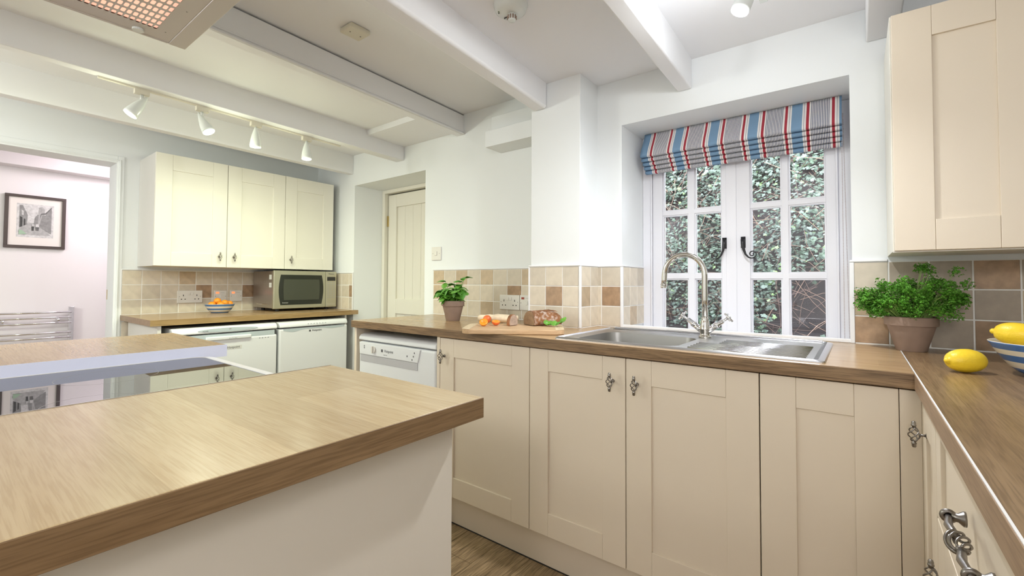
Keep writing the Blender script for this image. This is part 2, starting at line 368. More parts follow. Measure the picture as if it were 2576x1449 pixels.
bC = beam(-3.322, -3.257, 2.005, 2.2, YL, -.035, bev=.004)
# plank floor, where the photograph shows it
for i in range(9):
    for j in range(3):
        x0 = -1.75+i*.17; y0 = -1.5+j*.62-(i*.23) % .5
        y1 = min(y0+.62, -.54)
        if y1-y0 < .05: continue
        B(x0+.0008, x0+.1692, y0+.0008, y1-.0008, 0, .003).build('plank', M['plank1'] if random.random() < .6 else M['plank2'], floor)
# door in the recess
dr = thing('door_1', (-2.83, .35, 0), None, None); dr['kind'] = 'structure'
m = MB(); m.box(-3.234, -3.20, .30, .40, 0, 1.907).box(-2.42, -2.382, .30, .40, 0, 1.907).box(-3.20, -2.42, .30, .40, 1.878, 1.907)
m.build('door_frame', M['creaml'], dr, bevel=.003)
def leafdoor(x0, x1, y, z0, z1):
    m = MB(); st = .105
    m.box(x0, x0+st, y, y+.035, z0, z1).box(x1-st, x1, y, y+.035, z0, z1)
    for a, b in ((z0, z0+.2), (.86, .985), (z1-.108, z1)): m.box(x0+st, x1-st, y, y+.035, a, b)
    return m
leafdoor(-3.193, -2.425, .335, .01, 1.868).build('door_leaf', M['creaml'], dr, bevel=.004)
for a, b in ((.2, .87), (.98, 1.765)):
    x = -3.09
    while x < -2.54: B(x+.001, min(x+.0985, -2.52), .352, .362, a, b).build('board', M['creaml'], dr, bevel=.003); x += .0995
B(-3.198, -3.186, .325, .34, 1.60, 1.69).build('hinge', M['brass'], dr); B(-3.198, -3.186, .325, .34, .3, .39).build('hinge', M['brass'], dr)
B(-3.234, -2.382, YL+.38, YL+.42, 0, 1.95).build('backing', M['carc'], dr)
# left doorway casing
dw = thing('door_2', (XL, -1.9, 0), None, None); dw['kind'] = 'structure'
m = MB(); m.box(XL-.182, XL+.004, -1.338, -1.328, 0, 1.888).box(XL-.182, XL+.004, -2.9, -1.328, 1.888, 1.902); m.build('lining', M['wall'], dw, bevel=.001)
m = MB(); m.box(XL, XL+.007, -1.332, -1.299, 0, 1.935).box(XL, XL+.007, -2.9, -1.332, 1.895, 1.935); m.build('casing', M['wall'], dw, bevel=.003)
m = MB(); m.box(XL+.007, XL+.012, -1.325, -1.316, 0, 1.910); m.box(XL+.007, XL+.012, -2.9, -1.325, 1.901, 1.910); m.build('moulding', M['wall'], dw, bevel=.003)
B(XL-.165, XL-.150, -1.3395, -1.337, 1.0, 1.065).build('strike_plate', M['brass'], dw)

# ------------------------------------------------------------------ tiles
TM = {'c': M['tilec'], 'y': M['tiley'], 'b': M['tileb'], 'g': M['tileg']}
tcache = {}
def tile(w, h, col, face, loc, parent):
    v = random.randint(0, 2); key = (round(w, 4), round(h, 4), col, face)
    if key not in tcache:
        g = .0022; t = .006
        if face == 'Y': m = B(-w/2+g, w/2-g, -t, 0, -h/2+g, h/2-g)
        elif face == 'X': m = B(0, t, -w/2+g, w/2-g, -h/2+g, h/2-g)
        else: m = B(-t, 0, -w/2+g, w/2-g, -h/2+g, h/2-g)
        tcache[key] = m.mesh('tile', TM[col])
    o = inst('tile', tcache[key], parent, loc, bevel=.0012); return o
TZ = [.912, 1.0105, 1.109, 1.2045]
def tilerun(face, at, a, cols, rows, parent, z=TZ):
    """a: list of joints; rows: three strings, from the top; at: plane"""
    for i in range(len(a)-1):
        for r_ in range(len(z)-1):
            colr = rows[len(z)-2-r_][i]
            mid = (a[i]+a[i+1])/2; zz = (z[r_]+z[r_+1])/2
            loc = (mid, at, zz) if face == 'Y' else (at, mid, zz)
            tile(abs(a[i+1]-a[i]), z[r_+1]-z[r_], colr, face, loc, parent)
    lo, hi = min(a), max(a)
    if face == 'Y': B(lo, hi, at-.0045, at+.001, z[0]-.002, z[-1]).build('grout', M['grout'], parent)
    else: B(at-(.001 if face == 'X' else .0045), at+(.0045 if face == 'X' else .001), lo, hi, z[0]-.002, z[-1]).build('grout', M['grout'], parent)
def J(a, w, n): return [a+w*i for i in range(n+1)]
tilerun('Y', YL, J(-2.287, .1062, 9), 9, ['ycycyccyy', 'yccccccbc'[0:6]+'bcc', 'ccccycccc'], wall_w)
tilerun('Y', PY, [PX0-.004, -1.236, -1.138, PX1-.004], 3, ['ccc', 'cbc', 'ccc'], pillar)
tilerun('X', PX1, [PY, -.088, .0], 2, ['cc', 'yc', 'cc'], pillar)
tilerun('Y', 0, [PX1, -1.02, WX0], 2, ['cc', 'cb', 'cc'], wall_w)
tilerun('X', WX0, [.0, .085, .175, WD], 3, ['ccc', 'ccc', 'cyc'], wall_w)
tilerun('-X', WX1, [.0, .09, .18, WD], 3, ['ccc', 'cyc', 'ccc'], wall_w)
tilerun('Y', 0, [WX1, .085, .190, .295, .400, .505, .61], 6, ['cggbgg', 'ygggyg', 'bggbgg'], wall_w)
TZL = [.902, 1.0005, 1.099, 1.1945]
tilerun('X', XL, J(-1.297, .1033, 12)+[XL*0+.0+YL], 13, ['cccycccccccccc', 'ccccbccbcccbcc', 'ccccccccccccccc'], wall_l, TZL)
tilerun('Y', YL, [XL, -3.72, -3.60, -3.50, -3.395, -3.29, -3.234], 6, ['cccccc', 'cccccb', 'cccccc'], wall_w, TZL)
for k in range(2): tile(.1, .098, 'c', 'X', (XL, -1.245+k*.103, .81), wall_l)
m = MB()
m.box(-2.29, PX0, YL-.010, YL, 1.205, 1.213); m.box(PX0-.008, PX1+.006, PY-.010, PY, 1.205, 1.213); m.box(PX1, PX1+.0082, PY, 0, 1.205, 1.2128)
m.box(PX1, WX0+.006, -.010, 0, 1.205, 1.213); m.box(WX0, WX0+.0082, .0001, WD, 1.205, 1.2128); m.box(WX1-.0082, WX1, .0001, WD, 1.205, 1.2128); m.box(WX1-.008, .083, -.010, 0, 1.205, 1.213)
m.box(PX0-.009, PX0, PY-.009, PY+.002, .91, 1.2047); m.box(PX1-.004, PX1+.008, PY-.009, PY+.002, .91, 1.2047); m.box(WX0-.006, WX0+.008, -.009, .002, .91, 1.2047); m.box(WX1-.008, WX1+.006, -.009, .002, .91, 1.2047)
m.box(XL, XL+.010, -1.30, YL, 1.195, 1.202); m.box(XL, -3.232, YL-.010, YL, 1.195, 1.202); m.box(-3.242, -3.232, YL-.009, YL, .90, 1.2); m.box(XL, XL+.008, -1.305, -1.297, .9, 1.2)
m.box(WX0, WX1, -.006, .012, .91, .9235)      # sealed bead at the foot of the window
struct(m.build('trim_2', M['trimw'], bevel=.002, org=(0, 0, 0)))

# ------------------------------------------------------------------ window
win = thing('window_1', (-.465, .3, .87), None, None); win['kind'] = 'structure'
B(WX0, WX1, .0, WD+.02, .87, .885).build('window_sill', M['white'], win, bevel=.002)
m = MB(); m.box(WX0, -.865, WD, .36, .87, WZ).box(-.062, WX1, WD, .36, .87, WZ).box(-.865, -.062, WD, .36, 1.86, WZ).box(-.502, -.455, WD, .36, .885, 1.86).box(-.865, -.062, WD, .36, .86, .885)
m.build('window_frame', M['white'], win, bevel=.004)
m = MB(); m.box(-.870, -.855, .322, .34, .86, 1.87).box(-.507, -.450, .322, .34, .86, 1.87).box(-.070, -.055, .322, .34, .86, 1.87).box(-.87, -.055, .322, .34, 1.85, 1.87); m.build('stop', M['white'], win)
m = MB(); m.box(-.868, -.860, WD-.008, WD, .885, 1.86).box(-.070, -.062, WD-.008, WD, .885, 1.86)
m.build('frame_bead', M['white'], win, bevel=.002)
def sash(x0, x1, g0, g1, b0, b1, zb):
    y0, y1 = WD+.004, WD+.046; m = MB()
    m.box(x0, g0, y0, y1, .845, 1.858).box(g1, x1, y0, y1, .845, 1.858).box(g0, g1, y0, y1, 1.80, 1.858).box(g0, g1, y0, y1, .845, .875)
    s = m.build('sash', M['white'], win, bevel=.003)
    m = MB(); m.box(b0, b1, y0+.008, y1-.004, .875, 1.80)
    for a, b in zb: m.box(g0-.004, b0+.003, y0+.0085, y1-.0045, a, b).box(b1-.003, g1+.004, y0+.0085, y1-.0045, a, b)
    m.build('glazing_bar', M['white'], s, bevel=.002)
    # stepped beads round each pane
    m = MB(); zs = [.875]+[q for ab in sorted(zb) for q in ab]+[1.80]
    for a, b in ((g0, b0), (b1, g1)):
        for k in range(0, len(zs), 2):
            p, q = zs[k], zs[k+1]; e = .006
            m.box(a, a+e, y0+.014, y1-.008, p, q).box(b-e, b, y0+.014, y1-.008, p, q).box(a+e, b-e, y0+.014, y1-.008, p, p+e).box(a+e, b-e, y0+.014, y1-.008, q-e, q)
    m.build('glazing_bead', M['white'], s)
    for a, b in ((g0, b0), (b1, g1)):
        for k in range(0, len(zs), 2): B(a, b, y0+.024, y0+.028, zs[k], zs[k+1]).build('pane', M['glass'], s)
    return s
ZB = [(1.148, 1.172), (1.478, 1.500)]
s1 = sash(-.862, -.498, -.810, -.522, -.680, -.650, ZB); s2 = sash(-.460, -.064, -.398, -.106, -.270, -.244, ZB)
def stay(cx, sg, s):
    m = MB(); y = WD+.002
    m.box(cx-.009, cx+.009, y-.012, y+.003, 1.293, 1.345)
    m.tube([(cx-sg*.001, y-.016, 1.332), (cx-sg*.0, y-.020, 1.31), (cx+sg*.004, y-.020, 1.285), (cx+sg*.012, y-.020, 1.262), (cx+sg*.024, y-.020, 1.2475), (cx+sg*.0335, y-.020, 1.2437)], [.009, .008, .006, .0045, .0036, .0028], 8)
    pts = []
    for k in range(26):
        a = -PI/2-.35+k*.36; rr = .0195*(1-k/30)
        pts.append((cx+sg*(.040+rr*math.cos(a)), y-.020, 1.262+rr*math.sin(a)))
    m.tube(pts, .0026, 6)
    return m.build('window_handle', M['black'], s, smooth=True)
stay(-.507, -1, s1); stay(-.426, 1, s2)

# ------------------------------------------------------------------ ivy bank outside
def bank_pt(x, t):
    n_ = noise.noise(Vector((x*1.7, t*2.5, 3.1)))*.16+noise.noise(Vector((x*5, t*7, 1.1)))*.06
    return Vector((x, .95+t*.9+n_*.8, .35+t*2.15-n_*.4))
ivy = thing('ivy_bank', (-.6, 1.2, .2), 'steep earth bank overgrown with ivy just outside the window', 'ivy')
m = MB(); nx, nt_ = 46, 30; vs = []; fs = []
for j in range(nt_+1):
    for i in range(nx+1): vs.append(bank_pt(-3.2+i*.1, j/nt_))
for j in range(nt_):
    for i in range(nx): fs.append((j*(nx+1)+i, j*(nx+1)+i+1, (j+1)*(nx+1)+i+1, (j+1)*(nx+1)+i))
m.add(vs, fs); m.build('earth', M['bank'], ivy, smooth=True)
OUT = [(0, 0), (.32, -.18), (.62, -.02), (.50, .28), (.80, .52), (.38, .62), (.0, 1.12), (-.38, .62), (-.80, .52), (-.50, .28), (-.62, -.02), (-.32, -.18)]
def leafgeo(s, mtx):
    vs = [mtx @ Vector((x*s, (y-.2)*s, (-.12*abs(x)+.05*y)*s)) for x, y in OUT]+[mtx @ Vector((0, .15*s, .05*s))]
    return vs, [(12, k, (k+1) % 12) for k in range(12)]
def leafm(name, m): return MB().add(*leafgeo(1, Matrix())).mesh(name, m)
LM = [leafm('leaf', M['ivy']), leafm('leaf', M['ivy2']), leafm('leaf', M['ivy3'])]
fol = MB()
def leafrot():
    # faces roughly the window (normal -Y and up)
    return Matrix.Rotation(random.uniform(-.8, .8), 4, 'Z') @ Matrix.Rotation(R(60)+random.uniform(-.7, .45), 4, 'X') @ Matrix.Rotation(random.uniform(0, 6.28), 4, 'Z')
cnt = 0
for k in range(46000):
    x = random.uniform(-3.0, 1.2); t = random.random()
    dens = .66+noise.noise(Vector((x*2.6, t*6, 7)))*1.7+(t-.35)*1.5
    if random.random() > dens: continue
    p = bank_pt(x, t)+Vector((0, -random.uniform(.01, .13), random.uniform(-.03, .06)))
    s_ = random.uniform(.009, .023)*(1.2 if t > .7 else 1)
    pale = random.random()
    mi = 1 if pale < .30+.2*t else (2 if pale > .97 else 0)
    if cnt < 290 and -1.9 < x < .3 and .2 < t < .75 and random.random() < .3:
        e = leafrot().to_euler(); inst('leaf', LM[mi], ivy, p+Vector((0, -.05, 0)), tuple(e), s_*1.35); cnt += 1
    else:
        v_, f_ = leafgeo(s_, Matrix.Translation(p) @ leafrot()); fol.add(v_, f_, mi)
o = fol.build('foliage', [M['ivy'], M['ivy2'], M['ivy3']], ivy); o['kind'] = 'stuff'
tw = MB()
for k in range(1900):
    x = random.uniform(-2.6, .9); t = random.random()*.95; p = bank_pt(x, t)+Vector((0, -random.uniform(.0, .16), 0))
    d = Vector((random.uniform(-1, 1), random.uniform(-.15, .1), random.uniform(-.9, .9))).normalized()*random.uniform(.08, .32)
    q = p+d*.5+Vector((random.uniform(-.03, .03), 0, random.uniform(-.03, .03)))
    tw.tube([p, q, p+d+Vector((0, -.01, -.02))], random.uniform(.0008, .0022), 4, mi=int(random.random() < .45))
o = tw.build('twigs', [M['twig'], M['twigd']], ivy); o['kind'] = 'stuff'
for k in range(7):
    x = -1.7+k*.3+random.uniform(-.05, .05)
    st = MB(); st.lathe([(0, -.05), (.09, -.04), (.12, .0), (.09, .045), (0, .055)], 9)
    for i, v in enumerate(st.v): st.v[i] = Vector((v.x*1.3, v.y*.8, v.z))*(1+.25*noise.noise(v*20+Vector((k, 0, 0))))+Vector((x, .86+random.uniform(-.02, .05), .60+random.uniform(-.02, .03)))
    st.build('stone', M['stone'], ivy)
struct(B(-3.5, 1.6, .5, 1.1, .25, .45).build('ground_outside', M['bank']))

# ------------------------------------------------------------------ roman blind
bl = thing('roman_blind', (-.44, .2, 1.70), 'blue, cream and red striped roman blind drawn up in the window', 'blind')
prof = [(.206, 1.9005), (.200, 1.885), (.180, 1.850), (.158, 1.815), (.143, 1.785), (.138, 1.768)]
y, z = .138, 1.768
for k in range(4):
    prof += [(y+.006, z-.0015), (y+.024, z-.0022), (y+.022, z-.005), (y+.017, z-.011), (y+.018, z-.0165)]; y += .018; z -= .0178
prof += [(y+.008, z-.002), (y+.020, z-.003)]
m = MB(); vs = []; fs = []; nxx = 40
for i in range(nxx+1):
    x = -.876+i*(.832/nxx)
    for (py, pz) in prof:
        w = .0012*math.sin(x*60)+.002*math.sin(x*23+1); vs.append((x-( .012 if i == 0 else 0)*0, py+w*(1.90-pz)*4, pz))
np_ = len(prof)
for i in range(nxx):
    for j in range(np_-1): fs.append((i*np_+j, (i+1)*np_+j, (i+1)*np_+j+1, i*np_+j+1))
m.add(vs, fs); fab = m.build('fabric', M['linen'], bl, smooth=True); es = fab.modifiers.new('e', 'EDGE_SPLIT'); es.split_angle = R(38)
for v in fab.data.vertices: v.co.x += ORG[bl.name].x
fab.location.x = -ORG[bl.name].x
sd = fab.modifiers.new('solid', 'SOLIDIFY'); sd.thickness = .0015
B(-.870, -.050, .213, .235, 1.872, 1.899).build('headrail', M['white'], bl, bevel=.002)
m = MB(); ico = [(0, 0, 1), (1, 0, 0), (0, 1, 0), (-1, 0, 0), (0, -1, 0), (0, 0, -1)]; fi = [(0, 1, 2), (0, 2, 3), (0, 3, 4), (0, 4, 1), (5, 2, 1), (5, 3, 2), (5, 4, 3), (5, 1, 4)]
for st_ in range(2):
    for k in range(150):
        zz = 1.83-k*.0062; c_ = Vector((-.046+.012*st_*(k/150+.35), .205+.02*st_, zz)); m.add([c_+Vector(q)*.0022 for q in ico], fi)
    m.tube([(-.046+.0042*st_, .205+.02*st_, 1.83), (-.046+.012*st_*1.35, .205+.02*st_, .90)], .0006, 4)
m.build('bead_chain', M['cord'], bl)

# ------------------------------------------------------------------ handles
def cage(n=4, L=.036, rb=.0115, wr=.0016, tw=PI*1.15, end=.013):
    m = MB()
    for k in range(n):
        pts = []
        for i in range(15):
            u = i/14; rr = .0028+(rb-.0028)*math.sin(PI*u)**.8; a = 2*PI*k/n+tw*u; pts.append((rr*math.cos(a), rr*math.sin(a), (u-.5)*L))
        m.tube(pts, wr, 5)
    h = L/2
    for s in (-1, 1):
        pr = [(.0042, h-.002), (.0045, h+.002), (.0055, h+.003), (.0055, h+.006), (.0042, h+.007), (.0050, h+.010), (.0036, h+end+.001), (.0, h+end+.002)]
        m.lathe([(a, s*b) for a, b in pr], 10)
    return m
km = cage(); km.tube([(0, .009, 0), (0, .017, 0), (0, .022, 0)], [.003, .0028, .0035], 8).tube([(0, .0225, 0), (0, .028, 0)], .0065, 12)
KNOB = km.mesh('handle', M['pewter'], True)
FACE = {'-Y': 0, '+X': PI/2, '-X': -PI/2}
def knob(parent, loc, face, sc=1.0):
    return inst('handle', KNOB, parent, loc, (0, 0, FACE[face]), sc)
# shaker front in the plane y=0 (front at y=-th), x 0..w, z 0..h
def shaker(w, h, sw, sh, top=None, th=.020, rec=.007):
    top = sh if top is None else top
    m = MB(); g = .0001
    m.box(0, sw, -th, 0, 0, h).box(w-sw, w, -th, 0, 0, h).box(sw+g, w-sw-g, -th, 0, 0, sh).box(sw+g, w-sw-g, -th, 0, h-top, h)
    m.box(sw-.001, w-sw+.001, -th+rec, -.002, sh-.001, h-top+.001)
    return m
def door(parent, face, a, b, plane, z0, z1, sw, sh, m_, top=None, name='door'):
    """a..b along X (face -Y) or Y (face +X / -X); plane = carcass front"""
    w = b-a; mb = shaker(w, z1-z0, sw, sh, top)
    if face == '-Y': mt = Matrix.Translation((a, plane, z0))
    elif face == '+X': mt = Matrix.Translation((plane, a, z0)) @ Matrix.Rotation(PI/2, 4, 'Z')
    else: mt = Matrix.Translation((plane, b, z0)) @ Matrix.Rotation(-PI/2, 4, 'Z')
    mb.xf(mt); return mb.build(name, m_, parent, bevel=.0016)
# ------------------------------------------------------------------ base units on the window wall
YF = -.578
def base(x0, x1, label, hx, hz=.783, sw=.088, ctop=.868, shortback=False, yb=-.02):
    t = thing('base_cabinet', ((x0+x1)/2, -.3, 0), label, 'cabinet', 'cream base cabinets under the sink run')
    m = MB(); ct = .70 if shortback else ctop
    m.box(x0+.001, x0+.017, YF, yb, .15, ct).box(x1-.017, x1-.001, YF, yb, .15, ct).box(x0+.017, x1-.017, YF, yb, .15, .168).box(x0+.017, x1-.017, yb-.01, yb, .168, ct)
    m.build('carcass', M['cream'], t)
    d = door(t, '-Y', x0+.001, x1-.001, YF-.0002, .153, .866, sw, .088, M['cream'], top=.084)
    if hx is not None: knob(d, (hx, YF-.021-.028, hz), '-Y')
    return t
base(-1.553, -1.0415, 'cream cupboard with its handle on the left, beside the dishwasher', -1.522, .784, yb=-.19)
base(-1.0405, -.6375, 'cream cupboard under the cutting board, handle at its upper right', -.684, sw=.086, shortback=True)
base(-.6365, -.2305, 'cream cupboard below the tap, handle at its upper left', -.596, shortback=True)
base(-.2295, .0765, 'cream cupboard without a handle below the draining board', None, sw=.088)
m = B(.0768, .1178, YF-.02, YF+.0, .153, .866).box(.1178, .137, -.6062, -.565, .153, .866); fl = m.build('corner_post', M['cream'], bevel=.0015)
tag(fl, 'narrow cream corner post where the two cupboard runs meet', 'panel')
m = MB(); m.box(-1.575, -1.555, YF-.02, -.0, 0, .868); t = m.build('end_panel', M['cream'], bevel=.0015); tag(t, 'slim cream upright panel right of the dishwasher', 'panel')
m = MB(); m.box(-2.245, -2.225, YF-.02, -.02, 0, .868); t = m.build('end_panel', M['cream'], bevel=.0015); tag(t, 'slim cream upright panel left of the dishwasher', 'panel')
pl = B(-1.555, .12, -.545, -.53, .004, .148).build('plinth', M['cream'], bevel=.001); tag(pl, 'long cream plinth board under the sink run', 'plinth')
m = B(-1.555, .12, -.549, -.545, 0, .006); m.build('seal', M['slot'], pl)

# worktops
def worktop(name, label, parts, edges, org):
    t = thing(name, org, label, 'worktop'); parts(t); edges(t); return t
t = thing('worktop', (-1.1, -.3, .872), 'oak-effect worktop under the window, holding the sink', 'worktop')
m = MB(); SX0, SX1, SY0, SY1 = -.915, -.095, -.575, -.115
def slab(m, poly, z0, z1):
    n = len(poly); m.add([(x, y, z0) for x, y in poly]+[(x, y, z1) for x, y in poly], [tuple(range(n))[::-1], tuple(range(n, 2*n))]+[(i, (i+1) % n, n+(i+1) % n, n+i) for i in range(n)])
slab(m, [(-2.246, -.618), (SX0, -.618), (SX0, YL-.002), (-2.272, YL-.002)], .873, .910)
m.box(SX1, .1045, -.618, -.001, .873, .910).box(SX0, SX1, -.618, SY0, .873, .910).box(SX0, SX1, SY1, -.001, .873, .910)
# cut for the pillar: the slab behind the pillar is hidden inside it
m = MB()
slab(m, [(-2.246, -.618), (PX0-.001, -.618), (PX0-.001, YL-.002), (-2.272, YL-.002)], .873, .910)
m.box(PX0-.001, PX1+.001, -.618, PY-.001, .873, .910).box(PX1+.001, SX0, -.618, -.001, .873, .910)
m.box(SX1, .1045, -.618, -.001, .873, .910).box(SX0, SX1, -.618, SY0, .873, .910).box(SX0, SX1, SY1, -.001, .873, .910)
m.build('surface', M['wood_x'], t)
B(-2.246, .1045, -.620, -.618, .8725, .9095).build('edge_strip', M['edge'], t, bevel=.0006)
t = thing('worktop', (.42, -1.5, .872), 'oak-effect worktop on the right with lemons and their bowl on it', 'worktop')
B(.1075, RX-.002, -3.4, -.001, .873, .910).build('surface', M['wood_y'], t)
B(.104, .1072, -3.4, -.62, .8725, .9092).build('edge_strip', M['edge_y2'], t, bevel=.0004)
m = B(.1052, .1076, -3.4, -.001, .9085, .9106); m.build('joint_highlight', M['trimw'], t)  # joint line at the back, painted highlight along the front edge

# right-hand run
XF = .145
def rbase(y0, y1, label):
    t = thing('base_cabinet', (.43, (y0+y1)/2, 0), label, 'cabinet', None)
    MB().box(XF+.001, RX-.02, y0+.001, y1-.001, .15, .868).build('carcass', M['carc'], t); return t
XF = .138
t = rbase(-.835, -.605, 'narrow cream pull-out unit in the corner under the lemons')
d = door(t, '-X', -.833, -.607, XF, .153, .866, .06, .088, M['cream'])
knob(d, (XF-.0195-.0215, -.675, .780), '-X', .92)
t = rbase(-1.647, -.837, 'wide cream unit with a bow-handled drawer above doors, nearest on the right')
def bow(L=.172):
    m = MB(); h = L/2
    for s in (-1, 1):
        m.tube([(s*h, .0195, 0), (s*h, .0165, 0), (s*h, .011, 0), (s*h, .004, 0)], [.0105, .0105, .006, .0065], 12)
        ring_ = [(s*h+.0*math.cos(a), .001+.0066*math.cos(a), .0066*math.sin(a)) for a in [2*PI*i/16 for i in range(17)]]
        m.tube(ring_, .0036, 8, caps=False)
        m.tube([(s*(h+.007), .001, 0), (s*(h-.012), .0, 0), (s*(h-.035), -.003, 0), (s*.036, -.001, 0), (s*.024, .0, 0)], [.0038, .0042, .0052, .0050, .0040], 10)
        m.tube([(s*.024, 0, 0), (s*.019, 0, 0)], [.0058, .0050], 12)
    for k in range(6):
        pts = []
        for i in range(17):
            u = i/16; rr = .0035+(.0125-.0035)*math.sin(PI*u)**.7; a = 2*PI*k/6+PI*1.1*u; pts.append(((u-.5)*.042, rr*math.cos(a), rr*math.sin(a)))
        m.tube(pts, .0017, 6)
    return m
BOW = bow().mesh('handle', M['pewter'], True)
d = door(t, '-X', -1.645, -.839, XF, .668, .866, .06, .035, M['cream'], name='drawer'); inst('handle', BOW, d, (XF-.020-.020, -1.245, .790), (0, 0, -PI/2))
d = door(t, '-X', -1.246, -.839, XF, .153, .664, .088, .088, M['cream']); knob(d, (XF-.0195-.0215, -.955, .600), '-X', .92)
d = door(t, '-X', -1.645, -1.249, XF, .153, .664, .088, .088, M['cream']); knob(d, (XF-.0195-.0215, -1.53, .600), '-X', .92)
t = rbase(-3.39, -1.65, 'long cream unit closest to the viewer on the right'); door(t, '-X', -3.388, -1.652, XF, .153, .866, .088, .088, M['cream'])
pl = B(XF+.06, XF+.075, -3.39, -.53, 0, .15).build('plinth', M['cream']); tag(pl, 'cream plinth board under the right-hand run', 'plinth')

# right wall cabinet
t = thing('wall_cabinet', (.24, -.17, 1.222), 'cream wall cupboard above the potted parsley', 'cabinet')
B(.083, .70, -.328, -.001, 1.222, 1.925).build('carcass', M['creaml'], t, bevel=.001)
door(t, '-Y', .086, .388, -.330, 1.222, 1.918, .088, .086, M['cream']); door(t, '-Y', .391, .693, -.330, 1.222, 1.918, .088, .086, M['cream'])
B(.083, .70, -.335, -.31, 1.218, 1.222).build('light_rail', M['carc'], t)

# ------------------------------------------------------------------ sink
t = thing('sink', (-.5, -.34, .86), 'stainless steel sink with bowl on the left and ribbed drainer', 'sink')
sx0, sx1, sy0, sy1 = -.932, -.073, -.592, -.092; zt = .9135
bx0, bx1, by0, by1 = -.880, -.500, -.530, -.200
def rrect(x0, x1, y0, y1, r_, n=5):
    p = []
    for cx, cy, a0 in ((x1-r_, y1-r_, 0), (x0+r_, y1-r_, PI/2), (x0+r_, y0+r_, PI), (x1-r_, y0+r_, 3*PI/2)):
        for i in range(n+1): a = a0+PI/2*i/n; p.append((cx+r_*math.cos(a), cy+r_*math.sin(a)))
    return p
m = MB(); hole = rrect(bx0, bx1, by0, by1, .055); n = len(hole)
outer = []
for (x, y) in hole:   # push each hole vertex out to the frame around the bowl
    outer.append((min(max(bx0-.02 if x < (bx0+bx1)/2 else bx1+.03, sx0), sx1), y))
def ring(a, za, b, zb_): 
    o = len(a); m.add([(x, y, za) for x, y in a]+[(x, y, zb_) for x, y in b], [(i, (i+1) % o, o+(i+1) % o, o+i) for i in range(o)])
fr = rrect(bx0-.016, bx1+.016, by0-.016, by1+.016, .06)
ring(fr, zt, hole, zt-.006); ring(hole, zt-.006, rrect(bx0+.006, bx1-.006, by0+.006, by1-.006, .055), zt-.12); inn = rrect(bx0+.03, bx1-.03, by0+.03, by1-.03, .05)
ring(rrect(bx0+.006, bx1-.006, by0+.006, by1-.006, .055), zt-.12, inn, zt-.15); m.add([(x, y, zt-.15) for x, y in inn], [tuple(range(n))])
# flat deck: frame corners to outer boxes
frx0, frx1, fry0, fry1 = bx0-.016, bx1+.016, by0-.016, by1+.016
q = fr; k5 = 6
corners = [(frx1, fry1), (frx0, fry1), (frx0, fry0), (frx1, fry0)]
for ci in range(4):
    seg_ = q[ci*k5:ci*k5+k5]; m.add([(x, y, zt) for x, y in seg_]+[(corners[ci][0], corners[ci][1], zt)], [tuple(range(k5+1))])
def deck(x0, x1, y0, y1, z=zt): m.add([(x0, y0, z), (x1, y0, z), (x1, y1, z), (x0, y1, z)], [(0, 1, 2, 3)])
deck(sx0+.012, frx0, sy0+.01, sy1-.02); deck(frx0, frx1, sy0+.01, fry0); deck(frx0, frx1, fry1, sy1-.02); deck(frx1, sx1-.022, sy0+.01, sy1-.02, zt-.0)
m.build('bowl', M['steelb'], t, smooth=True).modifiers.new('e', 'EDGE_SPLIT').split_angle = R(35)
m = MB(); ro = rrect(sx0, sx1, sy0, sy1, .012, 4)
def off(a, b, c_, d_, r_): return rrect(sx0+a, sx1-b, sy0+c_, sy1-d_, r_, 4)
L0, L1, L2, L3 = ro, off(.002, .002, .002, .002, .012), off(.010, .016, .007, .010, .010), off(.016, .030, .012, .030, .010)
ring(L0, .9103, L0, .9125); ring(L0, .9125, L1, .9150); ring(L1, .9150, L2, .9185); ring(L2, .9185, L3, .9132)
m.build('rim', M['steel'], t)
m = MB(); m.box(sx0+.03, sx1-.03, sy1-.018, sy1-.004, .9165, .9215); m.build('upstand', M['steel'], t, bevel=.002)
for k in range(9):
    yy = -.545+k*.033
    MB().tube([(-.445+(.06 if k > 4 else 0), yy, zt+.0005), (-.12, yy, zt-.001)], .0055, 8).build('rib', M['steel'], t, smooth=True)
MB().tube([(-.65, -.30, zt-.149), (-.65, -.30, zt-.145)], .04, 20).build('waste', M['chrome'], t)

# ------------------------------------------------------------------ tap
TX, TY = -.478, -.205
t = thing('tap', (TX, TY, .914), 'polished swan-neck mixer tap with two cross-head levers', 'tap')
MB().lathe([(.0, .914), (.024, .914), (.024, .918), (.019, .921), (.018, .93), (.021, .942), (.021, .95), (.018, .958), (.0165, .968), (.015, .978), (.012, .984), (.0135, .988), (.011, .992), (0, .992)], 24, (TX, TY, 0)).build('body', M['nickel'], t, smooth=True)
pts = [(TX, TY, .985), (TX, TY, 1.06), (TX, TY, 1.155)]
for i in range(1, 20): a = PI*i/20*1.03; pts.append((TX-.079+.079*math.cos(a), TY, 1.158+.083*math.sin(a)))
pts += [(TX-.1590, TY, 1.138), (TX-.161, TY, 1.118)]
nk = MB().tube(pts, [.0112]+[.0108]*(len(pts)-1), 14); nk.tube([(TX-.1608, TY, 1.121), (TX-.1612, TY, 1.117)], .0135, 14); nk.tube([(TX-.1612, TY, 1.116), (TX-.1618, TY, 1.105)], [.0122, .0115], 14)
nk.build('spout', M['nickel'], t, smooth=True)
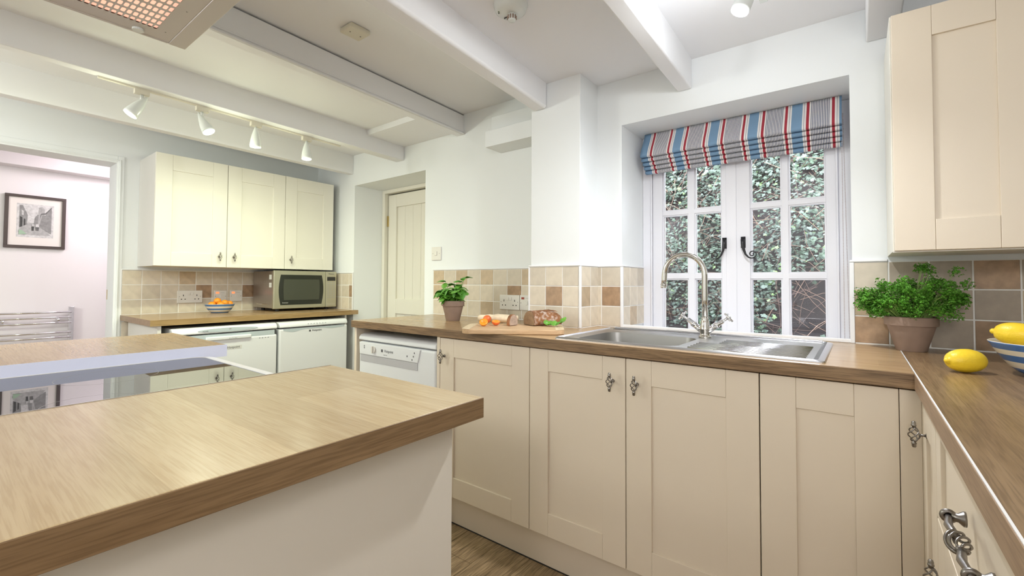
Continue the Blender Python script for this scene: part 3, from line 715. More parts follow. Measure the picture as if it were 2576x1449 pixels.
for sgn in (-1, 1):
    a0 = Vector((TX, TY, .932)); a1 = Vector((TX+sgn*.040, TY, .962)); a2 = Vector((TX+sgn*.064, TY, .980)); a3 = Vector((TX+sgn*.086, TY, .9955))
    arm = MB().tube([a0, a1], [.014, .011], 12); arm.tube([a1, a1.lerp(a2, .3), a1.lerp(a2, .31), a2], [.0125, .0125, .009, .009], 12)
    ar = arm.build('valve', M['chrome'], t, smooth=True)
    lv = MB().tube([a2, a2.lerp(a3, .35), a3], [.0065, .0045, .0045], 10)
    dd = (a3-a2).normalized(); u_ = Vector((0, 1, 0)); v_ = dd.cross(u_)
    for w_ in (u_, v_):
        w2 = (w_*math.cos(.6)+(v_ if w_ is u_ else -u_)*math.sin(.6)).normalized()
        lv.tube([a3-w2*.023, a3-w2*.021, a3-w2*.006, a3+w2*.006, a3+w2*.021, a3+w2*.023], [.0025, .0045, .0032, .0032, .0045, .0025], 8)
    lv.tube([a3-dd*.007, a3+dd*.004, a3+dd*.007], [.008, .0085, .004], 12)
    lv.build('cross_handle', M['chrome'], ar, smooth=True)

# ------------------------------------------------------------------ cutting board and food
BZ = .932
bd = thing('cutting_board', (0, 0, 0), 'rounded bamboo cutting board laid askew over the worktop front', 'cutting board')
def rr3(L_, W_, r_, z0, z1, x0=None, x1=None):
    p = rrect(-L_/2, L_/2, -W_/2, W_/2, r_, 6); mm = MB(); slab(mm, p, z0, z1); return mm
rr3(.43, .27, .045, 0, .020).build('board', M['board'], bd, bevel=.003)
for s in (-1, 1):
    mm = MB(); p = rrect(-.215, .215, -.135, .135, .045, 6)
    pp = [(x, y) for x, y in p if (x*s) > .17] ; 
    pp = [(s*.178, -.1345)]+sorted([q_ for q_ in pp if abs(q_[0]) > .1785], key=lambda q_: q_[1])+[(s*.178, .1345)]
    slab(mm, [(x*1.001, y*1.001) for x, y in pp], .0195, .0206); mm.build('end_inlay', M['board2'], bd)
bd.location = (-1.205, -.485, .9105); bd.rotation_euler = (0, 0, R(34))
# loaf
lf = thing('bread_loaf', (0, 0, 0), 'floury brown loaf with its cut end facing the apricots', 'bread')
m = MB(); vs = []; fs = []; nr = 16; nl = 14; Lf = .165
for i in range(nl+1):
    u = i/nl; w = .047*(1-.45*max(0, (u-.55)/.45)**2.2); h = .066*(1-.35*max(0, (u-.6)/.4)**2)
    for j in range(nr):
        a = 2*PI*j/nr; y = w*math.cos(a); z = h*max(0, .30+.70*math.sin(a))
        d_ = 1+.06*noise.noise(Vector((u*9, y*30, z*30)))
        vs.append((u*Lf, y*d_, max(0, z*d_)))
for i in range(nl):
    for j in range(nr): fs.append((i*nr+j, i*nr+(j+1) % nr, (i+1)*nr+(j+1) % nr, (i+1)*nr+j))
fs.append(tuple(nl*nr+j for j in range(nr)))
m.add(vs, fs); cru = m.build('crust', M['floured'], lf, smooth=True)
m = MB(); m.add([Vector(v)*.96+Vector((-.0015, 0, .001)) for v in vs[:nr]]+[(.003, v[1]*.96, v[2]*.96+.001) for v in vs[:nr]], [tuple(range(nr))]+[(j, (j+1) % nr, nr+(j+1) % nr, nr+j) for j in range(nr)])
m.build('cut_face', M['crumb'], lf)
m = MB(); vs = []; fs = []
for i in range(13):
    u = i/12; x = .03+u*.125
    for j in range(5):
        v = j/4-.5; y = -.012+v*.022+.010*u+.003*noise.noise(Vector((x*60, j, 1))); yy = y/.047
        vs.append((x, y, .065*(1-.25*max(0, u-.6))*(.30+.70*math.sqrt(max(0, 1-yy*yy)))+.004*math.sin(PI*u)**.5*(1-abs(v)*1.6)+.003*noise.noise(Vector((x*80, j*2, 4)))))
for i in range(12):
    for j in range(4): fs.append((i*5+j, i*5+j+1, (i+1)*5+j+1, (i+1)*5+j))
m.add(vs, fs); m.build('crust_ridge', M['crust'], lf, smooth=True)
lf.location = (-1.185, -.40, BZ); lf.rotation_euler = (0, 0, R(68))
# slice
sl = thing('bread_slice', (0, 0, 0), 'single cut slice of brown bread standing left of the loaf', 'bread')
def slc(x0, x1, k): 
    mm = MB(); p = [(k*.034*math.cos(a), (1-k)*.02+k*.050*max(0, .22+.78*math.sin(a))) for a in [2*PI*i/14 for i in range(14)]]
    mm.add([(x0, a, max(0, b)) for a, b in p]+[(x1, a, max(0, b)) for a, b in p], [tuple(range(14))[::-1], tuple(range(14, 28))]+[(i, (i+1) % 14, 14+(i+1) % 14, 14+i) for i in range(14)]); return mm
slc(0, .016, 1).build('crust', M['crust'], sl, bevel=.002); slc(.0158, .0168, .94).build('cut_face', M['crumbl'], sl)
sl.location = (-1.247, -.455, BZ); sl.rotation_euler = (0, 0, R(2))
# paper-wrapped bread
pw = MB(); vs = []; fs = []
for i in range(19):
    for j in range(12):
        a = 2*PI*j/12; u = i/18; k = 1-.25*abs(u-.5)*2+.12*noise.noise(Vector((u*6, a*1.3, 2))); vs.append(((u-.5)*.19, .030*k*math.cos(a), .021+.021*k*math.sin(a)+.003*noise.noise(Vector((u*9, a, 5)))))
for i in range(18):
    for j in range(12): fs.append((i*12+j, i*12+(j+1) % 12, (i+1)*12+(j+1) % 12, (i+1)*12+j))
fs += [tuple(range(12))[::-1], tuple(18*12+j for j in range(12))]
pw.add(vs, fs); o = pw.build('bread_wrap', M['paper'], smooth=True, org=(0, 0, 0)); tag(o, 'pale crumpled paper wrap lying behind the apricots', 'paper'); o.location = (-1.362, -.405, BZ); o.rotation_euler = (0, 0, R(24))
# apricots
def apr(half):
    m = MB(); r_ = .0195
    pr = [(r_*math.sin(a), -r_*.95*math.cos(a)) for a in [PI*i/(14 if not half else 28) for i in range(15)]]
    m.lathe(pr, 20); return m
ap = thing('apricot', (0, 0, 0), 'whole red-blushed apricot behind the two halves', 'fruit', 'apricots on the cutting board')
apr(False).build('skin', M['aprs'], ap, smooth=True); ap.location = (-1.368, -.478, BZ+.0225)
for lab, loc, rot in (('halved apricot with glowing orange flesh, front left', (-1.322, -.556, BZ+.0175), (.75, 0, .6)), ('halved apricot with dark stone hollow, right of the other half', (-1.293, -.505, BZ+.0185), (.22, .1, .5))):
    ah = thing('apricot_half', (0, 0, 0), lab, 'fruit', 'apricots on the cutting board')
    apr(True).build('skin', M['aprs'] if 'hollow' in lab else M['apri'], ah, smooth=True)
    MB().lathe([(.0192, -.0005), (.0188, .0008), (.010, .001), (.008, -.003), (0, -.005)], 20).build('flesh', M['apri'], ah, smooth=True)
    ah.location = loc; ah.rotation_euler = rot
# basil leaf mesh
def bleaf(mt, name='leaf', curl=.35):
    m = MB(); vs = []; fs = []; n1, n2 = 7, 4
    for i in range(n1+1):
        u = i/n1; w = .36*math.sin(PI*min(1, u*.96+.03))**.8
        for j in range(n2+1):
            v = (j/n2-.5)*2; vs.append((v*w, u, .18*w*(1-v*v)*2-curl*u*u+.03*math.sin(u*14)*abs(v)))
    for i in range(n1):
        for j in range(n2): fs.append((i*(n2+1)+j, i*(n2+1)+j+1, (i+1)*(n2+1)+j+1, (i+1)*(n2+1)+j))
    m.add(vs, fs); return m.mesh(name, mt, True)
BL = [bleaf(M['basil']), bleaf(M['basil2']), bleaf(M['basil'], curl=.7)]
sp = thing('basil_sprig', (-1.05, -.36, BZ), 'fresh green basil sprig in front of the loaf', 'herb')
for (dx, dy, dz, rz, rx, s_, k) in ((-.045, -.022, .004, 1.0, 1.25, .040, 1), (-.050, -.016, .004, -.2, 1.1, .040, 0), (-.012, -.026, .004, .3, 1.2, .040, 1), (-.004, -.020, .004, -.7, 1.1, .042, 0), (.008, .008, .016, -.3, 1.25, .044, 1), (-.030, -.02, .006, .7, .9, .040, 1)):
    inst('leaf', BL[k], sp, Vector((-1.045+dx, -.370+dy, BZ+dz)), (rx, 0, rz), (s_*1.15, s_*.72, s_))

# ------------------------------------------------------------------ pots
def pot(name, c, rt_, rb, h, rimh, label, cat, col=M['terra']):
    t = thing(name, (c[0], c[1], WT), label, cat)
    z = WT
    MB().lathe([(0, z), (rb, z), (rb+.002, z+.002), (rt_*.90, z+h-rimh), (rt_*.985, z+h-rimh+.0005), (rt_, z+h-rimh+.004), (rt_, z+h-.002), (rt_-.003, z+h), (rt_-.009, z+h-.001), (rt_-.012, z+h-.02), (0, z+h-.02)], 40, (c[0], c[1], 0)).build('pot', col, t, smooth=True).modifiers.new('e', 'EDGE_SPLIT').split_angle = R(45)
    MB().lathe([(0, z+h-.011), (rt_-.011, z+h-.014)], 24, (c[0], c[1], 0)).build('soil', M['soil'], t)
    return t
bc = (-1.808, -.262); bt = pot('potted_basil', bc, .064, .0365, .112, .030, 'basil in a small terracotta pot in front of beige tiles', 'plant')
st = MB()
random.seed(3)
for k in range(24):
    a = k*2.4; r0 = random.uniform(.005, .035); rr = random.uniform(.02, .088); h = random.uniform(.0, .085)
    if k == 0: a, rr, h = .62, .062, .125
    if k == 1: a, rr, h = 2.9+.65, .045, .105
    p0 = Vector((bc[0]+r0*math.cos(a), bc[1]+r0*math.sin(a), WT+.095)); p1 = Vector((bc[0]+rr*math.cos(a), bc[1]+rr*math.sin(a), WT+.105+h))
    st.tube([p0, p0.lerp(p1, .5)+Vector((0, 0, .012)), p1], .0015, 5)
    for q_ in range(7):
        f = [.45, .6, .75, .85, .95, 1.0, 1.0][q_]; pp = p0.lerp(p1, f); pp.z += .006
        rz = random.uniform(0, 6.28); inst('leaf', BL[random.choice((0, 1, 1, 2))], bt, pp, (random.uniform(-.5, .7), random.uniform(-.3, .3), rz), random.uniform(.040, .056))
st.build('stems', M['stem'], bt)
pc = (.134, -.118); pt = pot('potted_parsley', pc, .068, .037, .111, .029, 'curly parsley in a wide terracotta pot by the window', 'plant')
st = MB(); fo = MB()
random.seed(11)
for k in range(150):
    a = random.uniform(0, 6.28); rr = .115*math.sqrt(random.random()); h = random.uniform(.015, .150)*(1-.45*(rr/.115)**2)
    if k < 20: a = random.uniform(2.9, 3.7); rr = random.uniform(.09, .135); h = random.uniform(.03, .085)
    if 20 <= k < 34: a = random.uniform(-.4, .3); rr = random.uniform(.09, .135); h = random.uniform(.05, .11)
    if 34 <= k < 38: a = .1; rr = random.uniform(.02, .05); h = random.uniform(.150, .165)
    if k == 38: a = .25; rr = .115; h = .150
    y = pc[1]+rr*math.sin(a)*.75
    p0 = Vector((pc[0]+.3*rr*math.cos(a), pc[1]+.3*rr*math.sin(a), WT+.098)); p1 = Vector((pc[0]+rr*math.cos(a), min(y, -.03), WT+.105+h))
    st.tube([p0, p0.lerp(p1, .55)+Vector((0, 0, .02)), p1], .0011, 4)
    for q_ in range(62):
        d = Vector((random.gauss(0, 1), random.gauss(0, 1), random.gauss(0, .9))).normalized()*.019*random.random()**.4
        cc = p1+d; cc.y = min(cc.y, -.012); s_ = random.uniform(.0024, .0050)
        mt = Matrix.Translation(cc) @ Matrix.Rotation(random.uniform(0, 6.28), 4, 'Z') @ Matrix.Rotation(random.uniform(-.4, 1.6), 4, 'X')
        fo.add([mt @ Vector(v_) for v_ in ((0, 0, 0), (s_, -s_*.6, s_*.3), (s_*.9, s_*.5, -s_*.2), (0, s_*1.2, s_*.4), (-s_*.9, s_*.5, -s_*.2), (-s_, -s_*.6, s_*.3))], [(0, 1, 2), (0, 2, 3), (0, 3, 4), (0, 4, 5)])
st.build('stems', M['stem'], pt); o = fo.build('foliage', M['pars'], pt); o['kind'] = 'stuff'

# ------------------------------------------------------------------ lemons and bowls
def lemon_parts(t, L_=.098, r_=.0285):
    pr = []
    for i in range(25):
        u = i/24; a = PI*u; rr = r_*math.sin(a)**.85; x = -L_*.44*math.cos(a)
        if u < .10: rr = max(rr*.75, .0001)
        if u > .93: rr *= .8
        pr.append((rr, x))
    pr = [(0, -L_*.5), (.004, -L_*.49), (.0065, -L_*.46)]+pr[2:-1]+[(.005, L_*.45), (0, L_*.46)]
    MB().lathe(pr, 24, axis='X').build('peel', M['lemon'], t, smooth=True)
    MB().lathe([(0, L_*.467), (.0025, L_*.463), (.004, L_*.455)], 10, axis='X').build('stem_end', M['lemont'], t, smooth=True)
le = thing('lemon', (0, 0, 0), 'whole lemon lying on the worktop beside the striped bowl', 'fruit', 'lemons on the right worktop'); lemon_parts(le)
le.location = (.206, -.513, .9385); le.rotation_euler = (0, 0, R(34))
def cornish(c, z, R0, rb, h, label, blue, bands):
    t = thing('bowl', (c[0], c[1], z), label, 'bowl')
    n = 36; pr = [(0, z), (rb, z), (rb+.001, z+.004)]; mis = [1, 1]
    steps = 24
    for i in range(1, steps+1):
        u = i/steps; rr = rb+(R0-rb)*(u**.62); zz = z+.004+(h-.004)*u; pr.append((rr, zz)); hh = (u-.5/steps)
        mis.append(1 if any(a <= hh <= b for a, b in bands) else 0)
    pr.append((R0-.002, z+h+.001)); mis.append(0); pr.append((R0-.005, z+h-.001)); mis.append(0)
    for i in range(1, 9): u = 1-i/8; pr.append(((rb-.004)+(R0-.005-rb+.004)*(u**.62), z+.008+(h-.009)*u)); mis.append(0)
    pr.append((0, z+.008)); mis.append(0)
    MB().lathe(pr, n, (c[0], c[1], 0), mis=mis).build('body', [M['china'], blue], t, smooth=True)
    return t
LC = (.372, -.475); cornish(LC, WT, .122, .062, .078, 'blue and cream banded bowl full of lemons', M['chinab'], ((0, .2), (.42, .62), (.79, 1)))
for lab, dx, dy, dz, rz, ry in (('lemon resting on the left rim of the striped bowl', -.066, .020, .094, -.25, .12), ('lemon leaning forward over the front of the striped bowl', -.020, -.055, .088, R(62), .25), ('lemon at the back right of the striped bowl', .036, .030, .100, .4, -.1)):
    c_ = copy_tree(le); c_.location = (LC[0]+dx, LC[1]+dy, WT+dz); c_.rotation_euler = (0, ry, rz); c_['label'] = lab
OC = (-3.617, -.79); cornish(OC, .902, .093, .053, .060, 'small blue and cream banded bowl of oranges', M['chinab2'], ((0, .06), (.30, .5), (.76, 1)))
og = thing('orange', (0, 0, 0), 'orange at the left end of the fruit bowl', 'fruit', 'oranges in the small striped bowl')
MB().lathe([(.0235*math.sin(PI*i/14), -.022*math.cos(PI*i/14)) for i in range(15)], 20).build('peel', M['orange'], og, smooth=True)
MB().lathe([(0, .0227), (.0025, .0218)], 8).build('navel', M['stem'], og)
og.location = (OC[0]+.02, OC[1]-.056, .902+.058)
for lab, dx, dy, dz in (('topmost orange of the fruit bowl, left of middle', .006, -.018, .082), ('orange right of the topmost one in the fruit bowl', .026, .022, .068), ('orange at the right end of the fruit bowl', -.002, .062, .060),
                        ('half hidden orange at the front of the fruit bowl', .052, -.014, .056), ('orange at the back of the fruit bowl', -.042, .012, .060)):
    c_ = copy_tree(og); c_.location = (OC[0]+dx, OC[1]+dy, .902+dz); c_['label'] = lab; c_.rotation_euler = (random.uniform(-1, 1), random.uniform(-1, 1), 0)

# ------------------------------------------------------------------ left wall: worktop, cabinets, appliances
ZL = .902
t = thing('worktop', (-3.48, -.65, .866), 'oak-effect worktop against the left wall with microwave on it', 'worktop')
m = MB(); m.box(XL+.001, -3.160, -1.297, YL-.002, .868, ZL-.001); m.box(-3.160, -3.158, -1.297, -.037, .868, ZL-.001); m.build('surface', M['wood_x'], t)
B(-3.1575, -3.156, -1.299, -.037, .867, ZL-.0012).build('edge_strip', M['edge_l'], t); B(XL+.001, -3.1575, -1.299, -1.297, .867, ZL-.0012).build('edge_strip', M['edge_y2'], t)
XC = -3.472
wc = [(-1.220, -.8145, 'cream wall cupboard at the left end of the three', -.862, .102), (-.8135, -.4185, 'cream wall cupboard in the middle of the three', -.772, .086), (-.4175, -.022, 'cream wall cupboard above the microwave', -.378, .074)]
for y0, y1, lab, hy, sw in wc:
    t = thing('wall_cabinet', (-3.63, (y0+y1)/2, 1.22), lab, 'cabinet', 'cream wall cupboards over the left worktop')
    B(XL+.001, XC, y0+.0008, y1-.0008, 1.219, 1.930).build('carcass', M['carc'], t, bevel=.001)
    d = door(t, '+X', y0+.001, y1-.001, XC+.001, 1.220, 1.930, .088, .088, M['creaml'], top=.10)
    knob(d, (XC+.021+.028, hy, 1.292), '+X', .92)
# fridge and freezer
def fridge(y0, y1, label, name, style):
    t = thing(name, (-3.43, (y0+y1)/2, 0), label, 'appliance'); xf = -3.12
    B(-3.72, xf-.045, y0+.005, y1-.005, .02, .80).build('body', M['appl'], t)
    d = B(xf-.045, xf, y0+.003, y1-.003, .05, .799 if style else .770).build('door', M['appl'], t, bevel=.012, seg=4)
    m = MB(); vs = []
    pr = [(-3.72, .806), (xf-.002, .806), (xf+.002, .812), (xf+.001, .822), (xf-.006, .836), (xf-.022, .845), (-3.72, .845)]
    k = len(pr); m.add([(x, y0+.004, z) for x, z in pr]+[(x, y1-.004, z) for x, z in pr], [tuple(range(k)), tuple(range(k, 2*k))[::-1]]+[(i, (i+1) % k, k+(i+1) % k, k+i) for i in range(k)])
    m.build('top_panel', M['appl'], t, bevel=.006, seg=3)
    ym = (y0+y1)/2
    if style == 1:   # right fridge: wavy grip
        m = MB(); top = [(y0+.03+i*(y1-y0-.06)/24) for i in range(25)]
        vs = []; 
        for i, y in enumerate(top):
            u = i/24; zz = .790-.016*math.exp(-((u-.14)/.12)**2)-.010*math.exp(-((u-.80)/.16)**2)*1.0
            vs += [(xf+.001, y, .797), (xf+.001, y, zz)]
        m.add(vs, [(2*i, 2*i+1, 2*i+3, 2*i+2) for i in range(24)]); g = m.build('grip', M['apps'], t); s = g.modifiers.new('s', 'SOLIDIFY'); s.thickness = .003
        text('Hotpoint', .020, (xf+.0012, ym+.01, .775), '+X', d, M['text']); B(xf, xf+.001, ym-.048, ym-.036, .768, .780).build('logo', M['text'], d)
        for q_ in range(7): B(xf+.0, xf+.0035, ym-.06+q_*.022, ym-.053+q_*.022, .823, .826).build('marking', M['textl'], t)
    else:
        m = MB(); vs = []
        for i in range(25):
            u = i/24; y = y0+.13+u*(y1-y0-.26); w_ = .013*math.sin(PI*u)**.5; vs += [(xf+.0035, y, .826+w_*.8), (xf+.0045, y, .826-w_)]
        m.add(vs, [(2*i, 2*i+1, 2*i+3, 2*i+2) for i in range(24)]); g = m.build('control_panel', M['apps'], t); s = g.modifiers.new('s', 'SOLIDIFY'); s.thickness = .003
        B(xf-.03, xf-.004, y0+.02, y1-.02, .768, .800).build('grip_recess', M['apps'], t)
        m = MB(); pts = [(xf+.004, y0+.22, .760)]; 
        B(xf-.004, xf+.012, y0+.17, y1-.17, .762, .785).build('grip', M['appl'], t, bevel=.006, seg=3)
        B(xf+.0, xf+.0012, ym-.022, ym+.075, .700, .722).build('badge', M['sticker'], d); text('Hotpoint', .020, (xf+.0016, ym+.027, .711), '+X', d, M['text'])
        text('FUTURE', .013, (xf+.0125, ym+.02, .768), '+X', t, M['textl']); text('A-CLASS', .008, (xf+.0052, ym-.13, .822), '+X', t, M['text'])
        for q_ in range(4): B(xf, xf+.001, y1-.12+q_*.018, y1-.113+q_*.018, .752, .755).build('marking', M['text'], d)
        MB().lathe([(0, 0), (.006, .001), (.007, -.002)], 12, (xf+.005, ym+.005, .829), 'X').build('dial', M['textl'], t)
    return t
fridge(-1.209, -.612, 'white under-counter freezer with a silver oval control strip', 'freezer', 0)
fridge(-.605, -.085, 'white under-counter fridge with a wavy grip, right of the freezer', 'fridge', 1)
t = B(XL+.02, -3.17, -1.262, -1.244, 0, .866).build('end_panel', M['carc']); tag(t, 'white end panel left of the freezer', 'panel')
t = B(XL+.02, -3.20, -.062, -.046, 0, .866).build('end_panel', M['carc']); tag(t, 'white end panel between the fridge and the wall', 'panel')
# microwave
t = thing('microwave', (-3.6, -.25, ZL), 'stainless steel microwave oven below the right wall cupboard', 'microwave')
y0, y1, z0, z1, xm = -.508, .002, .920, 1.207, -3.42
y1 = -.004
B(XL+.03, xm-.025, y0+.004, y1, z0+.004, z1-.004).build('case', mat('case_metal', (.42, .38, .34), .3, .85), t, bevel=.003)
m = MB(); m.box(xm-.025, xm, y0, y0+.409, z0, z1); dd = m.build('door', mat('mw_steel', (.50, .49, .37), .33, .75), t, bevel=.004)
B(xm-.025, xm-.001, y0+.411, y1, z0, z1).build('control_panel', mat('mw_panel', (.52, .50, .38), .35, .7), t, bevel=.003)
def barrel(a, b, c0, c1, x, bulge, mt, nm, par):
    m = MB(); n = 10; L_ = []; R_ = []
    for i in range(n+1): u = i/n; k = bulge*math.sin(PI*u); L_.append((x, a-k, c0+(c1-c0)*u)); R_.append((x, b+k, c0+(c1-c0)*u))
    m.add([v for p in zip(L_, R_) for v in p], [(2*i, 2*i+1, 2*i+3, 2*i+2) for i in range(n)]); o = m.build(nm, mt, par); s = o.modifiers.new('s', 'SOLIDIFY'); s.thickness = .002; s.offset = 0; return o
barrel(y0+.050, y0+.374, .948, 1.176, xm+.0005, .014, M['mwglass'], 'window', dd); barrel(y0+.074, y0+.352, .985, 1.142, xm+.0019, .004, M['mwin'], 'mesh_screen', dd)
B(xm, xm+.0012, y1-.082, y1-.012, 1.133, 1.164).build('display', M['lcd'], t)
for i in range(9):
    for j in range(3): B(xm-.001, xm+.0006, y1-.080+j*.025, y1-.064+j*.025, 1.118-i*.0155, 1.122-i*.0155).build('key', M['textl'], t)
B(xm-.001, xm+.0012, y1-.084, y1-.012, .925+.008, .952).build('door_button', mat('mw_btn', (.55, .53, .42), .35, .6), t, bevel=.001)
text('Panasonic', .012, (xm+.0006, y1-.047, 1.188), '+X', t, M['text']); text('Inverter', .014, (xm+.0025, y0+.085, .965), '+X', dd, M['textw'])
for zz in (1.08, 1.14):
    for k in range(6): B(-3.50+k*.006, -3.497+k*.006, y0+.002, y0+.0045, zz, zz+.035).build('vent_slot', M['sticker'], t)
m = MB().tube([(-3.68, y0-.004, .955), (-3.50, y0-.004, .953)], .003, 6); m.build('side_guard', M['chrome'], t)
for px_ in (-3.70, -3.47):
    for py_ in (y0+.05, y1-.06): MB().tube([(px_, py_, ZL), (px_, py_, z0+.004)], .014, 12).build('foot', M['slot'], t)

# ------------------------------------------------------------------ dishwasher
t = thing('dishwasher', (-1.9, -.3, 0), 'white dishwasher with a control panel, between slim cream panels', 'appliance')
dx0, dx1, yf = -2.212, -1.588, -.592
B(dx0+.004, dx1-.004, yf+.035, -.03, .03, .80).build('body', M['appl'], t)
d = B(dx0+.002, dx1-.002, yf, yf+.034, .12, .797).build('door', M['appl'], t, bevel=.014, seg=4)
m = MB(); pr = [(-.03, .802), (yf+.002, .802), (yf-.002, .808), (yf-.001, .820), (yf+.010, .832), (yf+.03, .838), (-.03, .838)]
k = len(pr); m.add([(dx0, y, z) for y, z in pr]+[(dx1, y, z) for y, z in pr], [tuple(range(k)), tuple(range(k, 2*k))[::-1]]+[(i, (i+1) % k, k+(i+1) % k, k+i) for i in range(k)])
m.build('lid', M['appl'], t, bevel=.008, seg=3)
cp = MB().hexa([(-2.196, yf-.006, .727), (-1.712, yf-.006, .727), (-1.712, yf+.002, .727), (-2.196, yf+.002, .727)], [(-2.200, yf-.006, .794), (-1.692, yf-.006, .794), (-1.692, yf+.002, .794), (-2.200, yf+.002, .794)]).build('control_panel', M['appl'], t, bevel=.004)
B(-2.19, -1.716, yf-.003, yf+.001, .690, .7265).build('grip_recess', mat('grip_shadow', (.50, .50, .52), .5), t, bevel=.0015)
MB().tube([(-2.064, yf-.006, .762), (-2.064, yf-.014, .762)], .018, 20).box(-2.068, -2.060, yf-.022, yf-.013, .744, .780).build('dial', M['plastic'], cp)
text('Hotpoint', .020, (-1.937, yf-.0065, .762), '-Y', cp, M['text']); B(-2.0, -1.987, yf-.007, yf-.006, .755, .769).build('logo', M['text'], cp); text('aquarius', .009, (-1.965, yf-.0065, .742), '-Y', cp, M['textl'])
for (x, z) in ((-2.15, .775), (-2.15, .765), (-1.735, .775), (-1.742, .757), (-1.752, .740), (-1.79, .754)): B(x-.002, x+.002, yf-.0075, yf-.006, z-.004, z+.004).build('indicator', M['text'], cp)

# ------------------------------------------------------------------ sockets and switches
def plate(name, label, cat, face, c, w, h, kind):
    """c = centre on wall surface"""
    if face == '-Y': T = lambda a, o, z: (c[0]+a, c[1]-o, c[2]+z)
    else: T = lambda a, o, z: (c[0]+o, c[1]+a, c[2]+z)
    t = thing(name, c, label, cat)
    def bx(a0, a1, o0, o1, z0, z1, nm, mt, bev=0, par=None):
        p = [T(a, o, z) for a in (a0, a1) for o in (o0, o1) for z in (z0, z1)]
        xs = [q[0] for q in p]; ys = [q[1] for q in p]; zs = [q[2] for q in p]
        return B(min(xs), max(xs), min(ys), max(ys), min(zs), max(zs)).build(nm, mt, par or t, bevel=bev)
    bx(-w/2, w/2, 0, .009, -h/2, h/2, 'faceplate', M['plastic'], .002)
    if kind == 'double':
        for s in (-1, 1):
            cx = s*w*.27
            m_ = bx(cx-.0022, cx+.0022, .0088, .0094, .004, .016, 'pin_slot', M['slot'])
            for q_ in (-.011, .011): bx(cx+q_-.0035, cx+q_+.0035, .0088, .0094, -.020, -.014, 'pin_slot', M['slot'])
            bx(s*w*.42-.002, s*w*.42+.002, .0088, .0094, .0, .004, 'screw', M['pewter'])
        bx(-.018, -.002, .009, .013, .012, .030, 'rocker', M['plastic'], .001); bx(.002, .018, .009, .013, .012, .030, 'rocker', M['plastic'], .001)
    elif kind in ('fused', 'fusedoff'):
        bx(-w*.36, -w*.12, .009, .0105, h*.22, h*.36, 'neon', M['neon'] if kind == 'fused' else M['neonoff'], .001)
        bx(-.002, .016, .009, .013, -.012, .010, 'rocker', M['plastic'], .001)
        for s in (-1, 1): bx(s*w*.40-.002, s*w*.40+.002, .0088, .0094, -.004, .001, 'screw', M['pewter'])
        bx(.0, .026, .0088, .0092, .024, .026, 'marking', M['textl'])
    else:
        bx(-.010, .010, .009, .014, -.014, .014, 'rocker', M['plastic'], .002)
        for s in (-1, 1): bx(s*w*.34-.002, s*w*.34+.002, .0088, .0094, -.002, .002, 'screw', M['pewter'])
    return t
plate('double_socket', 'white double socket left of the fruit bowl', 'socket', '+X', (XL+.006, -.920, 1.013), .152, .088, 'double')
plate('fused_switch', 'red-lit fused switch directly above the fruit bowl', 'switch', '+X', (XL+.006, -.727, 1.014), .084, .084, 'fused')
plate('fused_switch', 'red-lit fused switch nearest the microwave', 'switch', '+X', (XL+.006, -.620, 1.014), .084, .084, 'fused')
plate('double_socket', 'white double socket above the cutting board', 'socket', '-Y', (-1.625, YL-.006, 1.009), .146, .086, 'double')
plate('fused_switch', 'unlit fused switch beside the pillar', 'switch', '-Y', (-1.506, YL-.006, 1.010), .084, .086, 'fusedoff')
plate('light_switch', 'white light switch on the wall above the potted basil', 'switch', '-Y', (-2.259, YL, 1.319), .09, .09, 'light')

# ------------------------------------------------------------------ island
t = thing('worktop', (-.82, -2.3, .872), 'wide oak-effect island worktop filling the foreground', 'worktop')
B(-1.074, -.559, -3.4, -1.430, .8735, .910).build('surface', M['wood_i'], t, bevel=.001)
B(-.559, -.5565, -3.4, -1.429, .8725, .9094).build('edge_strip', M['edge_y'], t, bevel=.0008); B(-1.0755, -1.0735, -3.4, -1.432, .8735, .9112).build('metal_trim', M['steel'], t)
t = thing('island_cabinet', (-.82, -2.4, 0), 'plain cream island cabinet under the foreground worktop', 'cabinet')
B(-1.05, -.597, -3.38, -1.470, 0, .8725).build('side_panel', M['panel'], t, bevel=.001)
t = thing('worktop', (-1.97, -2.3, .872), 'oak-effect worktop behind the hob with a white front edge', 'worktop')
B(-2.245, -1.692, -3.4, -1.447, .877, .911).build('surface', M['wood_x'], t, bevel=.001)
B(-1.692, -1.690, -3.4, -1.446, .872, .9115).build('edge_strip', M['whiteedge'], t)
t = thing('island_cabinet', (-1.97, -2.4, 0), 'white cabinet under the worktop behind the hob', 'cabinet')
B(-2.22, -1.72, -3.38, -1.51, 0, .8765).build('side_panel', M['carc'], t, bevel=.001)
t = thing('hob', (-1.38, -2.0, .80), 'dark glass ceramic hob set between the island worktops', 'hob')
p = rrect(-1.688, -1.078, -2.6, -1.520, .04, 6); m = MB(); slab(m, p, .865, .8795); m.build('glass', M['hob'], t)
po = rrect(-1.6895, -1.0765, -2.62, -1.502, .055, 6); m = MB(); n = len(p)
m.add([(x, y, .881) for x, y in p]+[(x, y, .881) for x, y in po]+[(x, y, .862) for x, y in po]+[(x, y, .878) for x, y in p], [(i, (i+1) % n, n+(i+1) % n, n+i) for i in range(n)]+[(n+i, n+(i+1) % n, 2*n+(i+1) % n, 2*n+i) for i in range(n)]+[(i, 3*n+i, 3*n+(i+1) % n, (i+1) % n) for i in range(n)])
m.build('trim', M['trimw'], t)
for (hx_, hy_, r_) in ((-1.22, -1.86, .075), (-1.52, -1.78, .10), (-1.3, -2.2, .1)):
    MB().lathe([(r_, .87965), (r_+.001, .87965)], 48, (hx_, hy_, 0)).build('ring_mark', M['hobmark'], t)
